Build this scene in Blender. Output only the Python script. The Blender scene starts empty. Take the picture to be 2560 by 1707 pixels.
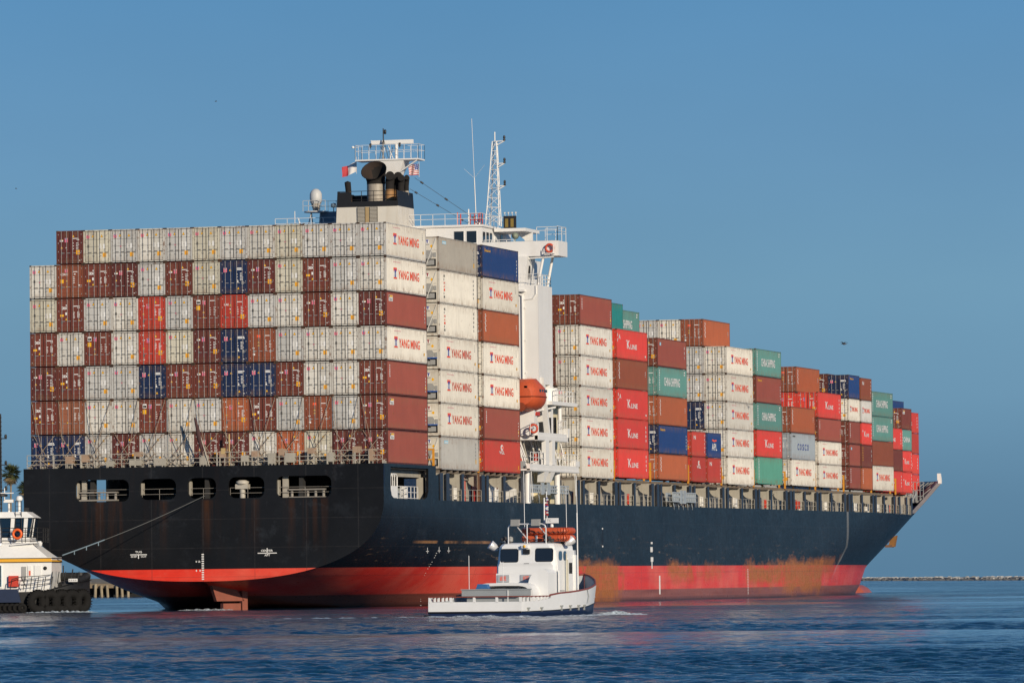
import bpy, math, random
import numpy as np
from mathutils import Vector, Matrix
R = math.radians
sc = bpy.context.scene
COL = sc.collection
SEA = -0.35

# ------------------------------------------------------------------ camera
def make_camera():
    cd = bpy.data.cameras.new('camera'); co = bpy.data.objects.new('camera', cd); COL.objects.link(co)
    yaw, pit, rol, f = R(-15.437), R(2.306), R(-0.649), 14624.826
    fw = Vector((math.sin(yaw)*math.cos(pit), math.cos(yaw)*math.cos(pit), math.sin(pit)))
    r = Vector((math.cos(yaw), -math.sin(yaw), 0)); u = r.cross(fw)
    c, s = math.cos(rol), math.sin(rol)
    r, u = c*r+s*u, -s*r+c*u
    m = Matrix((r, u, -fw)).transposed().to_4x4(); m.translation = (157.776, -473.584, 2.15)
    co.matrix_world = m
    cd.sensor_width = 36; cd.lens = f/2560*36
    cd.clip_start = 1; cd.clip_end = 60000
    sc.camera = co
make_camera()
sc.render.resolution_x, sc.render.resolution_y = 1024, 682
sc.view_settings.view_transform = 'Standard'; sc.view_settings.look = 'None'
sc.view_settings.exposure = 0.0; sc.view_settings.gamma = 1.0

# ------------------------------------------------------------------ sky and sun
SUN_EL = 17.0
SUN_XY = Vector((0.69, -0.72)).normalized()
SUN_ROT = math.atan2(SUN_XY.x, SUN_XY.y)
def make_world():
    w = bpy.data.worlds.new('World'); sc.world = w; w.use_nodes = True
    nt = w.node_tree; nt.nodes.clear(); N = nt.nodes.new; L = nt.links.new
    out = N('ShaderNodeOutputWorld'); bg = N('ShaderNodeBackground'); L(bg.outputs[0], out.inputs[0])
    sky = N('ShaderNodeTexSky'); sky.sky_type = 'NISHITA'; sky.sun_disc = False
    sky.sun_elevation = R(SUN_EL); sky.sun_rotation = SUN_ROT; sky.altitude = 0
    sky.air_density = 1.0; sky.dust_density = 0.6; sky.ozone_density = 2.0
    # the low sky is a grey-blue marine haze: colour by elevation, blending into the clear sky above
    tc = N('ShaderNodeTexCoord'); sp = N('ShaderNodeSeparateXYZ'); L(tc.outputs['Generated'], sp.inputs[0])
    mr = N('ShaderNodeMapRange'); L(sp.outputs['Z'], mr.inputs[0])
    mr.inputs[1].default_value = -0.01; mr.inputs[2].default_value = 0.30
    rp = N('ShaderNodeValToRGB'); L(mr.outputs[0], rp.inputs[0])
    e = rp.color_ramp.elements
    K = 10.0
    stops = [(0.0, (.098, .208, .325)), (.035, (.100, .213, .332)), (.075, (.116, .240, .365)), (.13, (.150, .302, .442)), (.19, (.162, .330, .478)), (.27, (.138, .305, .492)),
             (.36, (.105, .275, .490)), (.6, (.05, .17, .40)), (1.0, (.03, .12, .32))]
    e[0].position, e[0].color = stops[0][0], (*stops[0][1], 1)
    e[1].position, e[1].color = stops[-1][0], (*stops[-1][1], 1)
    for p, c in stops[1:-1]:
        x = e.new(p); x.color = (*c, 1)
    sc_ = N('ShaderNodeVectorMath'); sc_.operation = 'SCALE'; L(rp.outputs[0], sc_.inputs[0]); 
    vm = N('ShaderNodeVectorMath'); vm.operation = 'MULTIPLY'; L(tc.outputs['Generated'], vm.inputs[0]); vm.inputs[1].default_value = (9, 9, 26)
    hz = N('ShaderNodeTexNoise'); L(vm.outputs[0], hz.inputs['Vector']); hz.inputs['Scale'].default_value = 1.0; hz.inputs['Detail'].default_value = 4
    hm = N('ShaderNodeMapRange'); L(hz.outputs[0], hm.inputs[0]); hm.inputs[1].default_value = .3; hm.inputs[2].default_value = .7; hm.inputs[3].default_value = K*.955; hm.inputs[4].default_value = K*1.035
    L(hm.outputs[0], sc_.inputs[3])
    fac = N('ShaderNodeMapRange'); L(sp.outputs['Z'], fac.inputs[0]); fac.inputs[1].default_value = 0.45; fac.inputs[2].default_value = 0.90
    mx = N('ShaderNodeMix'); mx.data_type = 'RGBA'; L(fac.outputs[0], mx.inputs[0]); L(sc_.outputs[0], mx.inputs[6]); L(sky.outputs[0], mx.inputs[7])
    L(mx.outputs[2], bg.inputs[0]); bg.inputs[1].default_value = 0.10
make_world()
def make_sun():
    ld = bpy.data.lights.new('sun', 'SUN'); ld.energy = 4.4; ld.angle = R(0.5); ld.color = (1.0, 0.87, 0.69)
    o = bpy.data.objects.new('sun', ld); COL.objects.link(o)
    d = Vector((SUN_XY.x*math.cos(R(SUN_EL)), SUN_XY.y*math.cos(R(SUN_EL)), math.sin(R(SUN_EL))))
    o.rotation_euler = d.to_track_quat('Z', 'Y').to_euler(); o.location = (100, -200, 150)
make_sun()

# ------------------------------------------------------------------ materials
MATS = {}
def mat(name, rgb, rough=0.5, var=0.10, rust=0.0, streak=0.0, metal=0.0, scale=1.0, dirt=(.10, .055, .03), spec=0.5, objvar=0.0, edge=0.0):
    if name in MATS: return MATS[name]
    m = bpy.data.materials.new(name); m.use_nodes = True; MATS[name] = m
    nt = m.node_tree; N = nt.nodes.new; L = nt.links.new; b = nt.nodes['Principled BSDF']
    b.inputs['Roughness'].default_value = rough; b.inputs['Metallic'].default_value = metal
    b.inputs['Specular IOR Level'].default_value = spec
    if var == 0 and rust == 0 and streak == 0:
        b.inputs['Base Color'].default_value = (*rgb, 1); return m
    tc = N('ShaderNodeTexCoord'); oi = N('ShaderNodeObjectInfo')
    ml = N('ShaderNodeMath'); ml.operation = 'MULTIPLY'; L(oi.outputs['Random'], ml.inputs[0]); ml.inputs[1].default_value = 97.0
    ad = N('ShaderNodeVectorMath'); ad.operation = 'ADD'; L(tc.outputs['Object'], ad.inputs[0]); L(ml.outputs[0], ad.inputs[1])
    nz = N('ShaderNodeTexNoise'); L(ad.outputs[0], nz.inputs['Vector']); nz.inputs['Scale'].default_value = 0.9*scale; nz.inputs['Detail'].default_value = 6; nz.inputs['Roughness'].default_value = .65
    mr = N('ShaderNodeMapRange'); L(nz.outputs[0], mr.inputs[0]); mr.inputs[1].default_value = .25; mr.inputs[2].default_value = .75
    mr.inputs[3].default_value = 1-var; mr.inputs[4].default_value = 1+var
    fac = mr.outputs[0]
    if objvar:
        m2 = N('ShaderNodeMapRange'); L(oi.outputs['Random'], m2.inputs[0]); m2.inputs[3].default_value = 1-objvar; m2.inputs[4].default_value = 1+objvar
        mm = N('ShaderNodeMath'); mm.operation = 'MULTIPLY'; L(fac, mm.inputs[0]); L(m2.outputs[0], mm.inputs[1]); fac = mm.outputs[0]
    vs = N('ShaderNodeVectorMath'); vs.operation = 'SCALE'; vs.inputs[0].default_value = rgb; L(fac, vs.inputs[3])
    colr = vs.outputs[0]
    if streak:
        mp = N('ShaderNodeVectorMath'); mp.operation = 'MULTIPLY'; L(ad.outputs[0], mp.inputs[0]); mp.inputs[1].default_value = (2.2*scale, 2.2*scale, .16*scale)
        n2 = N('ShaderNodeTexNoise'); L(mp.outputs[0], n2.inputs['Vector']); n2.inputs['Scale'].default_value = 1.6; n2.inputs['Detail'].default_value = 4
        r2 = N('ShaderNodeMapRange'); L(n2.outputs[0], r2.inputs[0]); r2.inputs[1].default_value = .50; r2.inputs[2].default_value = .78; r2.inputs[4].default_value = streak
        mx = N('ShaderNodeMix'); mx.data_type = 'RGBA'; L(r2.outputs[0], mx.inputs[0]); L(colr, mx.inputs[6]); mx.inputs[7].default_value = (*dirt, 1); colr = mx.outputs[2]
    if rust:
        n3 = N('ShaderNodeTexNoise'); L(ad.outputs[0], n3.inputs['Vector']); n3.inputs['Scale'].default_value = 2.6*scale; n3.inputs['Detail'].default_value = 8; n3.inputs['Roughness'].default_value = .7
        r3 = N('ShaderNodeMapRange'); L(n3.outputs[0], r3.inputs[0]); r3.inputs[1].default_value = .62-.16*rust; r3.inputs[2].default_value = .70-.10*rust; r3.inputs[4].default_value = min(1, .5+.5*rust)
        mx = N('ShaderNodeMix'); mx.data_type = 'RGBA'; L(r3.outputs[0], mx.inputs[0]); L(colr, mx.inputs[6]); mx.inputs[7].default_value = (.16, .065, .025, 1); colr = mx.outputs[2]
    if edge:
        sx = N('ShaderNodeSeparateXYZ'); L(tc.outputs['Object'], sx.inputs[0])
        lo = N('ShaderNodeMapRange'); L(sx.outputs['Z'], lo.inputs[0]); lo.inputs[1].default_value = .12; lo.inputs[2].default_value = .75; lo.inputs[3].default_value = 1; lo.inputs[4].default_value = 0
        hi = N('ShaderNodeMapRange'); L(sx.outputs['Z'], hi.inputs[0]); hi.inputs[1].default_value = 2.1; hi.inputs[2].default_value = 2.8; hi.inputs[3].default_value = 0; hi.inputs[4].default_value = .7
        mxx = N('ShaderNodeMath'); mxx.operation = 'MAXIMUM'; L(lo.outputs[0], mxx.inputs[0]); L(hi.outputs[0], mxx.inputs[1])
        mp2 = N('ShaderNodeVectorMath'); mp2.operation = 'MULTIPLY'; L(ad.outputs[0], mp2.inputs[0]); mp2.inputs[1].default_value = (1.7, 1.7, .5)
        n4 = N('ShaderNodeTexNoise'); L(mp2.outputs[0], n4.inputs['Vector']); n4.inputs['Scale'].default_value = 1.5; n4.inputs['Detail'].default_value = 6; n4.inputs['Roughness'].default_value = .7
        r4 = N('ShaderNodeMapRange'); L(n4.outputs[0], r4.inputs[0]); r4.inputs[1].default_value = .42; r4.inputs[2].default_value = .70; r4.inputs[4].default_value = edge
        m4 = N('ShaderNodeMath'); m4.operation = 'MULTIPLY'; L(mxx.outputs[0], m4.inputs[0]); L(r4.outputs[0], m4.inputs[1])
        mx = N('ShaderNodeMix'); mx.data_type = 'RGBA'; L(m4.outputs[0], mx.inputs[0]); L(colr, mx.inputs[6]); mx.inputs[7].default_value = (.20, .11, .05, 1); colr = mx.outputs[2]
    L(colr, b.inputs['Base Color'])
    return m

CW = {  # container paint; the sun-side maroon has sunlight put into its colour
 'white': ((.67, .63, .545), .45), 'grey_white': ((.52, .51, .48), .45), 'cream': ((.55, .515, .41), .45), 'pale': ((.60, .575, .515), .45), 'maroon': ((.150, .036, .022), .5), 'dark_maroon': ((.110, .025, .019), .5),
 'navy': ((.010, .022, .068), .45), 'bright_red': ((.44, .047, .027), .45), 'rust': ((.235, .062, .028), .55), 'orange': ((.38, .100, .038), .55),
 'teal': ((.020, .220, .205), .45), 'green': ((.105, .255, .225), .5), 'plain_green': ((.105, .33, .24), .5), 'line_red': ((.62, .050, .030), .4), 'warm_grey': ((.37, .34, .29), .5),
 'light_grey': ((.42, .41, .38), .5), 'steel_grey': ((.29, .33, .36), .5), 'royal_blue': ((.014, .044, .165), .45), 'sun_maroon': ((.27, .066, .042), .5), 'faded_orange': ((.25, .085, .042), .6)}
def paint(k):
    rgb, ro = CW[k]
    return mat('paint_'+k, rgb, ro, .09, .10, .26, scale=.8, objvar=.14, edge=.8, dirt=tuple(.55*v+.02 for v in rgb) if k in ('white', 'grey_white', 'cream', 'pale', 'light_grey', 'warm_grey') else tuple(.6*v+.015 for v in rgb))
def frame_mat(k):
    rgb, ro = CW[k]
    return mat('frame_'+k, tuple(.9*v for v in rgb), .6, .12, .55, .3, objvar=.1)
M_GASK = mat('rubber_gasket', (.012, .012, .012), .8, 0)
M_BARG = mat('galvanised_bar', (.38, .36, .34), .45, .15, .15, metal=.3)
M_BARD = mat('dull_bar', (.13, .125, .12), .5, .2, .3)
M_CAST = mat('corner_steel', (.05, .03, .02), .8, .3, .7)
M_WHT = mat('white_decal', (.78, .77, .74), .5, 0)
M_YEL = mat('yellow_decal', (.80, .42, .01), .5, 0)
M_GRYD = mat('grey_decal', (.30, .30, .29), .6, 0)
M_DRK = mat('dark_decal', (.06, .06, .058), .7, 0)
M_PNK = mat('pink_decal', (.70, .16, .24), .5, 0)
M_BLU = mat('blue_decal', (.04, .06, .28), .5, 0)
M_RED = mat('red_lettering', (.88, .105, .035), .5, .08)
M_ORR = mat('red_orange_lettering', (.66, .13, .07), .5, .08)
M_MARD = mat('dull_red_decal', (.26, .03, .04), .5, 0)
M_BLK = mat('black_decal', (.012, .012, .014), .5, 0)
M_LBL = mat('pale_blue_decal', (.35, .60, .72), .5, 0)

# ------------------------------------------------------------------ mesh helpers
class MB:
    def __init__(s): s.v = []; s.f = []; s.m = []; s.sm = []
    def add(s, vs, fs, m=0, smooth=False):
        o = len(s.v); s.v.extend([tuple(v) for v in vs])
        for f in fs: s.f.append(tuple(i+o for i in f)); s.m.append(m); s.sm.append(smooth)
        return s
    def box(s, x0, x1, y0, y1, z0, z1, m=0):
        return s.add([(x0,y0,z0),(x1,y0,z0),(x1,y1,z0),(x0,y1,z0),(x0,y0,z1),(x1,y0,z1),(x1,y1,z1),(x0,y1,z1)],
              [(0,3,2,1),(4,5,6,7),(0,1,5,4),(1,2,6,5),(2,3,7,6),(3,0,4,7)], m)
    def hexa(s, bot, top, m=0):
        return s.add(list(bot)+list(top), [(0,3,2,1),(4,5,6,7),(0,1,5,4),(1,2,6,5),(2,3,7,6),(3,0,4,7)], m)
    def quad(s, a, b, c, d, m=0): return s.add([a,b,c,d], [(0,1,2,3)], m)
    def tube(s, p, q, r, n=6, m=0, r2=None, cap=True, smooth=True):
        p, q = Vector(p), Vector(q); d = q-p
        if d.length < 1e-6: return s
        d.normalize(); a = d.orthogonal().normalized(); b = d.cross(a); r2 = r if r2 is None else r2
        vs = []
        for c, rr in ((p, r), (q, r2)):
            for i in range(n):
                t = 2*math.pi*i/n; vs.append(c+a*(rr*math.cos(t))+b*(rr*math.sin(t)))
        fs = [(i, (i+1) % n, n+(i+1) % n, n+i) for i in range(n)]
        s.add(vs, fs, m, smooth)
        if cap: s.add(vs[:n], [tuple(reversed(range(n)))], m); s.add(vs[n:], [tuple(range(n))], m)
        return s
    def path(s, pts, r, n=6, m=0):
        for a, b in zip(pts[:-1], pts[1:]): s.tube(a, b, r, n, m)
        return s
    def prism(s, pts, f0, f1, m=0, smooth=False):
        """pts: list of 2D; f0, f1 map 2D -> 3D for the two caps"""
        n = len(pts); a = [f0(*p) for p in pts]; b = [f1(*p) for p in pts]
        s.add(a, [tuple(range(n))], m); s.add(b, [tuple(reversed(range(n)))], m)
        s.add(a+b, [(i, n+i, n+(i+1) % n, (i+1) % n) for i in range(n)], m, smooth); return s
    def loft(s, rings, m=0, closed=True, caps=True, smooth=True):
        n = len(rings[0]); vs = [p for r in rings for p in r]; fs = []
        for j in range(len(rings)-1):
            for i in range(n if closed else n-1):
                k = (i+1) % n; fs.append((j*n+i, j*n+k, (j+1)*n+k, (j+1)*n+i))
        s.add(vs, fs, m, smooth)
        if caps: s.add(rings[0], [tuple(reversed(range(n)))], m); s.add(rings[-1], [tuple(range(n))], m)
        return s
    def lathe(s, prof, c=(0,0,0), n=16, m=0, axis='Z', smooth=True):
        c = Vector(c); rings = []
        for r, h in prof:
            ring = []
            for i in range(n):
                t = 2*math.pi*i/n; x, y = max(r, 1e-4)*math.cos(t), max(r, 1e-4)*math.sin(t)
                ring.append(c+(Vector((x, y, h)) if axis == 'Z' else Vector((h, x, y)) if axis == 'X' else Vector((y, h, x))))
            rings.append(ring)
        return s.loft(rings, m, True, True, smooth)
    def torus(s, c, n1, Rr, r, m=0, N=20, n=8, ax=None):
        c = Vector(c); a = Vector(n1).normalized(); e1 = a.orthogonal().normalized(); e2 = a.cross(e1); vs = []; fs = []; 
        for i in range(N):
            t = 2*math.pi*i/N; d = e1*math.cos(t)+e2*math.sin(t)
            for j in range(n):
                q = 2*math.pi*j/n; vs.append(c+d*(Rr+r*math.cos(q))+a*(r*math.sin(q)))
        for i in range(N):
            for j in range(n):
                fs.append((i*n+j, i*n+(j+1) % n, ((i+1) % N)*n+(j+1) % n, ((i+1) % N)*n+j))
        return s.add(vs, fs, m, True)
    def text(s, txt, org, right, up, w, h, m=0, font=None):
        V, F = text_geo(txt); org, right, up = Vector(org), Vector(right), Vector(up)
        return s.add([org+right*(x*w)+up*(y*h) for x, y in V], F, m)
    def rail(s, p, q, h, n, bars=(1.0, .5), r=.03, m=0):
        p, q = Vector(p), Vector(q); z = Vector((0, 0, h))
        for i in range(n+1):
            a = p.lerp(q, i/n); s.tube(a, a+z, r, 4, m)
        for b in bars: s.tube(p+z*b, q+z*b, r, 4, m)
        return s
    def build(s, name, mats, parent=None, loc=None):
        me = s.mesh(name, mats); return link(name, me, parent, loc)
    def mesh(s, name, mats):
        me = bpy.data.meshes.new(name); me.from_pydata(s.v, [], s.f)
        if not isinstance(mats, (list, tuple)): mats = [mats]
        for m in mats: me.materials.append(m)
        me.polygons.foreach_set('material_index', s.m); me.polygons.foreach_set('use_smooth', s.sm)
        me.update(); return me
def link(name, me, parent=None, loc=None):
    o = bpy.data.objects.new(name, me); COL.objects.link(o)
    if parent: o.parent = parent
    if loc is not None: o.location = loc
    return o
_T = {}
def text_geo(t):
    if t in _T: return _T[t]
    c = bpy.data.curves.new('lettering', 'FONT'); c.body = t; c.resolution_u = 2; c.offset = .019
    o = bpy.data.objects.new('lettering', c); COL.objects.link(o)
    dg = bpy.context.evaluated_depsgraph_get(); dg.update()
    me = bpy.data.meshes.new_from_object(o.evaluated_get(dg))
    V = [(v.co.x, v.co.y) for v in me.vertices]; F = [tuple(p.vertices) for p in me.polygons]
    bpy.data.objects.remove(o); bpy.data.curves.remove(c); bpy.data.meshes.remove(me)
    x0, x1 = min(v[0] for v in V), max(v[0] for v in V); y0, y1 = min(v[1] for v in V), max(v[1] for v in V)
    V = [((x-x0)/(x1-x0), (y-y0)/(y1-y0)) for x, y in V]; _T[t] = (V, F); return _T[t]
def sheet_with_holes(name, outer, holes, thick, mats, parent, basis):
    """A plate cut from a 2D outline with openings; basis = 4x4 placing (u, v, n)."""
    c = bpy.data.curves.new(name, 'CURVE'); c.dimensions = '2D'; c.fill_mode = 'BOTH'; c.extrude = thick/2
    for loop in [outer]+holes:
        sp = c.splines.new('POLY'); sp.points.add(len(loop)-1); sp.use_cyclic_u = True
        for p, (x, y) in zip(sp.points, loop): p.co = (x, y, 0, 1)
    o = bpy.data.objects.new(name, c); COL.objects.link(o)
    dg = bpy.context.evaluated_depsgraph_get(); dg.update()
    me = bpy.data.meshes.new_from_object(o.evaluated_get(dg)); me.name = name
    bpy.data.objects.remove(o); bpy.data.curves.remove(c)
    me.transform(basis); me.materials.clear()
    for m in (mats if isinstance(mats, (list, tuple)) else [mats]): me.materials.append(m)
    for p in me.polygons: p.material_index = 0
    return link(name, me, parent)
def rrect(x0, x1, y0, y1, r, n=5):
    pts = []
    for cx, cy, a in ((x1-r, y0+r, -90), (x1-r, y1-r, 0), (x0+r, y1-r, 90), (x0+r, y0+r, 180)):
        for i in range(n+1):
            t = R(a+90*i/n); pts.append((cx+r*math.cos(t), cy+r*math.sin(t)))
    return pts
def tag(o, label, cat, group=None, kind=None):
    if label: o['label'] = label
    if cat: o['category'] = cat
    if group: o['group'] = group
    if kind: o['kind'] = kind
    return o
def thing(name, label, cat, loc=(0,0,0), rz=0, group=None):
    o = bpy.data.objects.new(name, None); COL.objects.link(o); o.location = loc; o.rotation_euler = (0, 0, rz); o.empty_display_size = .5
    return tag(o, label, cat, group)
def lerp(a, b, t): return a+(b-a)*t
def interp(x, tab):
    if x <= tab[0][0]: return tab[0][1]
    for (a, va), (b, vb) in zip(tab[:-1], tab[1:]):
        if x <= b: return lerp(va, vb, (x-a)/(b-a))
    return tab[-1][1]

# ------------------------------------------------------------------ water
def make_water():
    m = bpy.data.materials.new('sea_water'); m.use_nodes = True
    nt = m.node_tree; N = nt.nodes.new; L = nt.links.new; b = nt.nodes['Principled BSDF']
    b.inputs['Base Color'].default_value = (.003, .040, .088, 1); b.inputs['Roughness'].default_value = .10
    b.inputs['IOR'].default_value = 1.33
    tc = N('ShaderNodeTexCoord')
    def field(sx, sy, detail, rough=.6):
        mp = N('ShaderNodeMapping'); L(tc.outputs['Object'], mp.inputs[0]); mp.inputs['Rotation'].default_value = (0, 0, R(-15.4+180)); mp.inputs['Scale'].default_value = (sx, sy, 1)
        n = N('ShaderNodeTexNoise'); L(mp.outputs[0], n.inputs['Vector']); n.inputs['Scale'].default_value = 1; n.inputs['Detail'].default_value = detail; n.inputs['Roughness'].default_value = rough; return n.outputs[0]
    def rng(x, a, c, lo, hi):
        r = N('ShaderNodeMapRange'); L(x, r.inputs[0]); r.inputs[1].default_value = a; r.inputs[2].default_value = c; r.inputs[3].default_value = lo; r.inputs[4].default_value = hi; return r.outputs[0]
    at = N('ShaderNodeAttribute'); at.attribute_name = 'chop'; band = at.outputs['Fac']     # wind-roughened lanes and calmer lanes, shared with the wave heights
    bp0 = N('ShaderNodeBump'); L(field(.35, .9, 3), bp0.inputs['Height']); L(rng(band, .2, 1.1, .10, 1.0), bp0.inputs['Strength']); bp0.inputs['Distance'].default_value = .55
    bp = N('ShaderNodeBump'); L(field(2.4, .85, 6, .66), bp.inputs['Height']); L(rng(band, .2, 1.1, .12, 1.0), bp.inputs['Strength']); bp.inputs['Distance'].default_value = .60
    L(bp0.outputs[0], bp.inputs['Normal']); L(bp.outputs[0], b.inputs['Normal']); L(rng(band, .2, 1.1, .05, .12), b.inputs['Roughness'])
    # one sheet out to the horizon, finer towards the camera, sinking with the curve of the earth
    cx, cy = 157.8, -473.6; yaw = R(-15.4)
    rows = []; d = 75.0
    while d < 1100: rows.append(d); d += max(.16, d*d/210000.0)
    while d < 45000: rows.append(d); d *= 1.06
    rows = np.array([3.0, 20, 45]+rows)
    inner = np.linspace(-8, 8, 321); ang = np.concatenate([[-89, -60, -35, -20, -12], inner, [12, 20, 35, 60, 89]])
    A, D = np.meshgrid(np.radians(ang)+yaw, rows)
    X = cx+np.sin(A)*D; Y = cy+np.cos(A)*D
    rng = np.random.default_rng(3); Z = np.zeros_like(X)
    def swell(lams, slope, spread, n, jit=.25):
        z = np.zeros_like(X)
        for lam in lams:
            for k in range(n):
                th = R(rng.normal(-78, spread)); ph = rng.uniform(0, 6.28); l = lam*rng.uniform(1-jit, 1+jit)
                z += slope*l/(2*math.pi)*math.sqrt(2/n)*np.sin((X*math.cos(th)+Y*math.sin(th))*2*math.pi/l+ph)
        return z
    gust = np.zeros_like(X)                                           # wind patches: long streaks of rougher and calmer water
    for lam in (160, 90, 52, 30):
        for k in range(3):
            th = R(rng.normal(-80, 14)); gust += np.sin((X*math.cos(th)+Y*math.sin(th))*2*math.pi/(lam*rng.uniform(.7, 1.3))+rng.uniform(0, 6.28)+1.3*np.sin(X/lam*1.1+k))
    lane = np.interp(D+9*gust, [0, 150, 205, 228, 255, 285, 350, 395, 425, 520, 590, 800, 1500], [1.1, 1.15, 1.05, .40, .38, .90, .95, .7, .42, .42, .7, .7, .6])
    gust = np.clip(lane*(.92+.16*gust), .2, 1.35)
    Z += swell((42, 26), .005, 14, 3)+swell((15, 9), .008, 16, 4)+gust*(swell((4.2, 2.6), .024, 30, 9)+swell((1.5, .95), .072, 52, 15)*np.clip((520-D)/220, 0, 1)+swell((.6,), .11, 65, 18)*np.clip((260-D)/100, 0, 1))
    Z *= np.clip((1500-D)/700, 0, 1)*np.clip((D-10)/60, 0, 1)
    Z += SEA-D*D/(2*6371000.0*1.12)
    nr, nc = X.shape; idx = np.arange(nr*nc).reshape(nr, nc)
    F = np.stack([idx[:-1, :-1], idx[1:, :-1], idx[1:, 1:], idx[:-1, 1:]], -1).reshape(-1, 4)[:, ::-1]
    me = bpy.data.meshes.new('water'); me.vertices.add(nr*nc); me.vertices.foreach_set('co', np.stack([X, Y, Z], -1).astype(np.float32).ravel())
    me.loops.add(F.size); me.loops.foreach_set('vertex_index', F.astype(np.int32).ravel()); me.polygons.add(len(F)); me.polygons.foreach_set('loop_start', np.arange(0, F.size, 4, dtype=np.int32))
    me.update(calc_edges=True); me.polygons.foreach_set('use_smooth', np.ones(len(F), dtype=bool)); me.materials.append(m); me.update()
    ca = me.attributes.new('chop', 'FLOAT', 'POINT'); ca.data.foreach_set('value', gust.astype(np.float32).ravel())
    if me.polygons[0].normal.z < 0: me.flip_normals()
    o = link('water', me); tag(o, 'deep blue harbour water with small ripples and darker bands of swell', None, kind='structure')
make_water()

# ------------------------------------------------------------------ containers
CW2, HH, SH, L40, L20 = 2.438, 2.896, 2.591, 12.192, 6.058
_MC = {}
def cached(key, fn):
    if key not in _MC: _MC[key] = fn()
    return _MC[key]
def body_mesh(L, H, col):
    b = MB(); n = 40 if L > 8 else 20; y0, y1, z0, z1 = .10, L-.05, .14, H-.10; xo, xi = 1.212, 1.176
    pitch = (y1-y0)/n; prof = []
    for i in range(n):
        a = y0+i*pitch; prof += [(a, xi), (a+.18*pitch, xo), (a+.62*pitch, xo), (a+.80*pitch, xi)]
    prof.append((y1, xi))
    for sg in (1, -1):
        vs = [(sg*x, y, z0) for y, x in prof]+[(sg*x, y, z1) for y, x in prof]; k = len(prof)
        b.add(vs, [(i, i+1, k+i+1, k+i) if sg > 0 else (i+1, i, k+i, k+i+1) for i in range(k-1)])
    b.quad((-1.2, y0, z1), (1.2, y0, z1), (1.2, y1, z1), (-1.2, y1, z1)); b.quad((-1.2, y1, z0), (1.2, y1, z0), (1.2, y0, z0), (-1.2, y0, z0))
    b.quad((1.2, y1, z0), (-1.2, y1, z0), (-1.2, y1, z1), (1.2, y1, z1)); b.quad((-1.2, y0, z0), (1.2, y0, z0), (1.2, y0, z1), (-1.2, y0, z1))
    return b.mesh('body', paint(col))
def frame_mesh(L, H, col):
    b = MB(); x = 1.219
    for sx in (-1, 1):
        for ya, yb in ((.02, .15), (L-.12, L-.01)):
            b.box(*sorted((sx*x, sx*(x-.15))), ya, yb, .10, H-.10)
        b.box(*sorted((sx*(x-.004), sx*(x-.06))), .15, L-.12, .025, .15); b.box(*sorted((sx*(x-.004), sx*(x-.06))), .15, L-.12, H-.10, H-.01)
    for ya, yb in ((.03, .11), (L-.10, L-.02)):
        b.box(-1.069, 1.069, ya, yb, .06, .15); b.box(-1.069, 1.069, ya, yb, H-.12, H-.012)
    for sx in (-1, 1):
        for ya, yb in ((0, .178), (L-.178, L)):
            for za, zb in ((0, .118), (H-.118, H)):
                b.box(*sorted((sx*(x+.003), sx*(x-.162))), ya, yb, za, zb, 1)
    return b.mesh('frame', [frame_mat(col), M_CAST])
def door_mesh(H, col, side, style, bars):
    b = MB(); x0, x1 = (-1.062, -.012) if side < 0 else (.012, 1.062); z0, z1 = .165, H-.13
    b.box(x0, x1, .045, .10, z0, z1)
    g = .022 if style == 'W' else .014
    for a, c, d, e in ((x0, x0+g, z0, z1), (x1-g, x1, z0, z1), (x0, x1, z0, z0+g), (x0, x1, z1-g, z1)): b.box(a, c, .036, .045, d, e, 1)
    if style == 'W':
        for t in (.27, .50, .73): b.box(x0+g, x1-g, .039, .045, lerp(z0, z1, t)-.010, lerp(z0, z1, t)+.010, 1)
    else:
        for t in (.10, .36, .62):
            b.hexa([(x0+.06, .045, lerp(z0, z1, t)), (x1-.06, .045, lerp(z0, z1, t)), (x1-.06, .06, lerp(z0, z1, t)), (x0+.06, .06, lerp(z0, z1, t))],
                   [(x0+.06, .028, lerp(z0, z1, t)+.06), (x1-.06, .028, lerp(z0, z1, t)+.06), (x1-.06, .06, lerp(z0, z1, t)+.06), (x0+.06, .06, lerp(z0, z1, t)+.06)])
            b.box(x0+.06, x1-.06, .028, .06, lerp(z0, z1, t)+.06, lerp(z0, z1, t+.20))
    for t in (.08, .36, .64, .92):   # hinges
        xh = x0 if side < 0 else x1
        b.box(xh-.05, xh+.05, .022, .045, lerp(z0, z1, t)-.05, lerp(z0, z1, t)+.05, 2)
    if bars:
        for k in (0, 1): bar_into(b, H, side*(.27 if k == 0 else .76), 2)
    return b.mesh('door', [paint(col), M_GASK, M_BARD if style == 'W' else M_BARG])
def bar_into(b, H, x, m=0):
    b.tube((x, .005, .08), (x, .005, H-.06), .019, 6, m)
    for z in (.10, .62, 1.25, H-.75, H-.09): b.box(x-.038, x+.038, -.012, .04, z-.025, z+.025, m)
    b.box(x-.015, x+.30, -.022, -.004, .94, .985, m)
def bar_mesh(H, x, style):
    b = MB(); bar_into(b, H, x); return b.mesh('locking_bar', M_BARD if style == 'W' else M_BARG)
DEC = [M_WHT, M_YEL, M_GRYD, M_DRK, M_PNK, M_BLU, M_MARD, M_RED, M_BLK]
PAL = dict(w=0, y=1, g=2, d=3, p=4, b=5, m=6, r=7, k=8)
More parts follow.
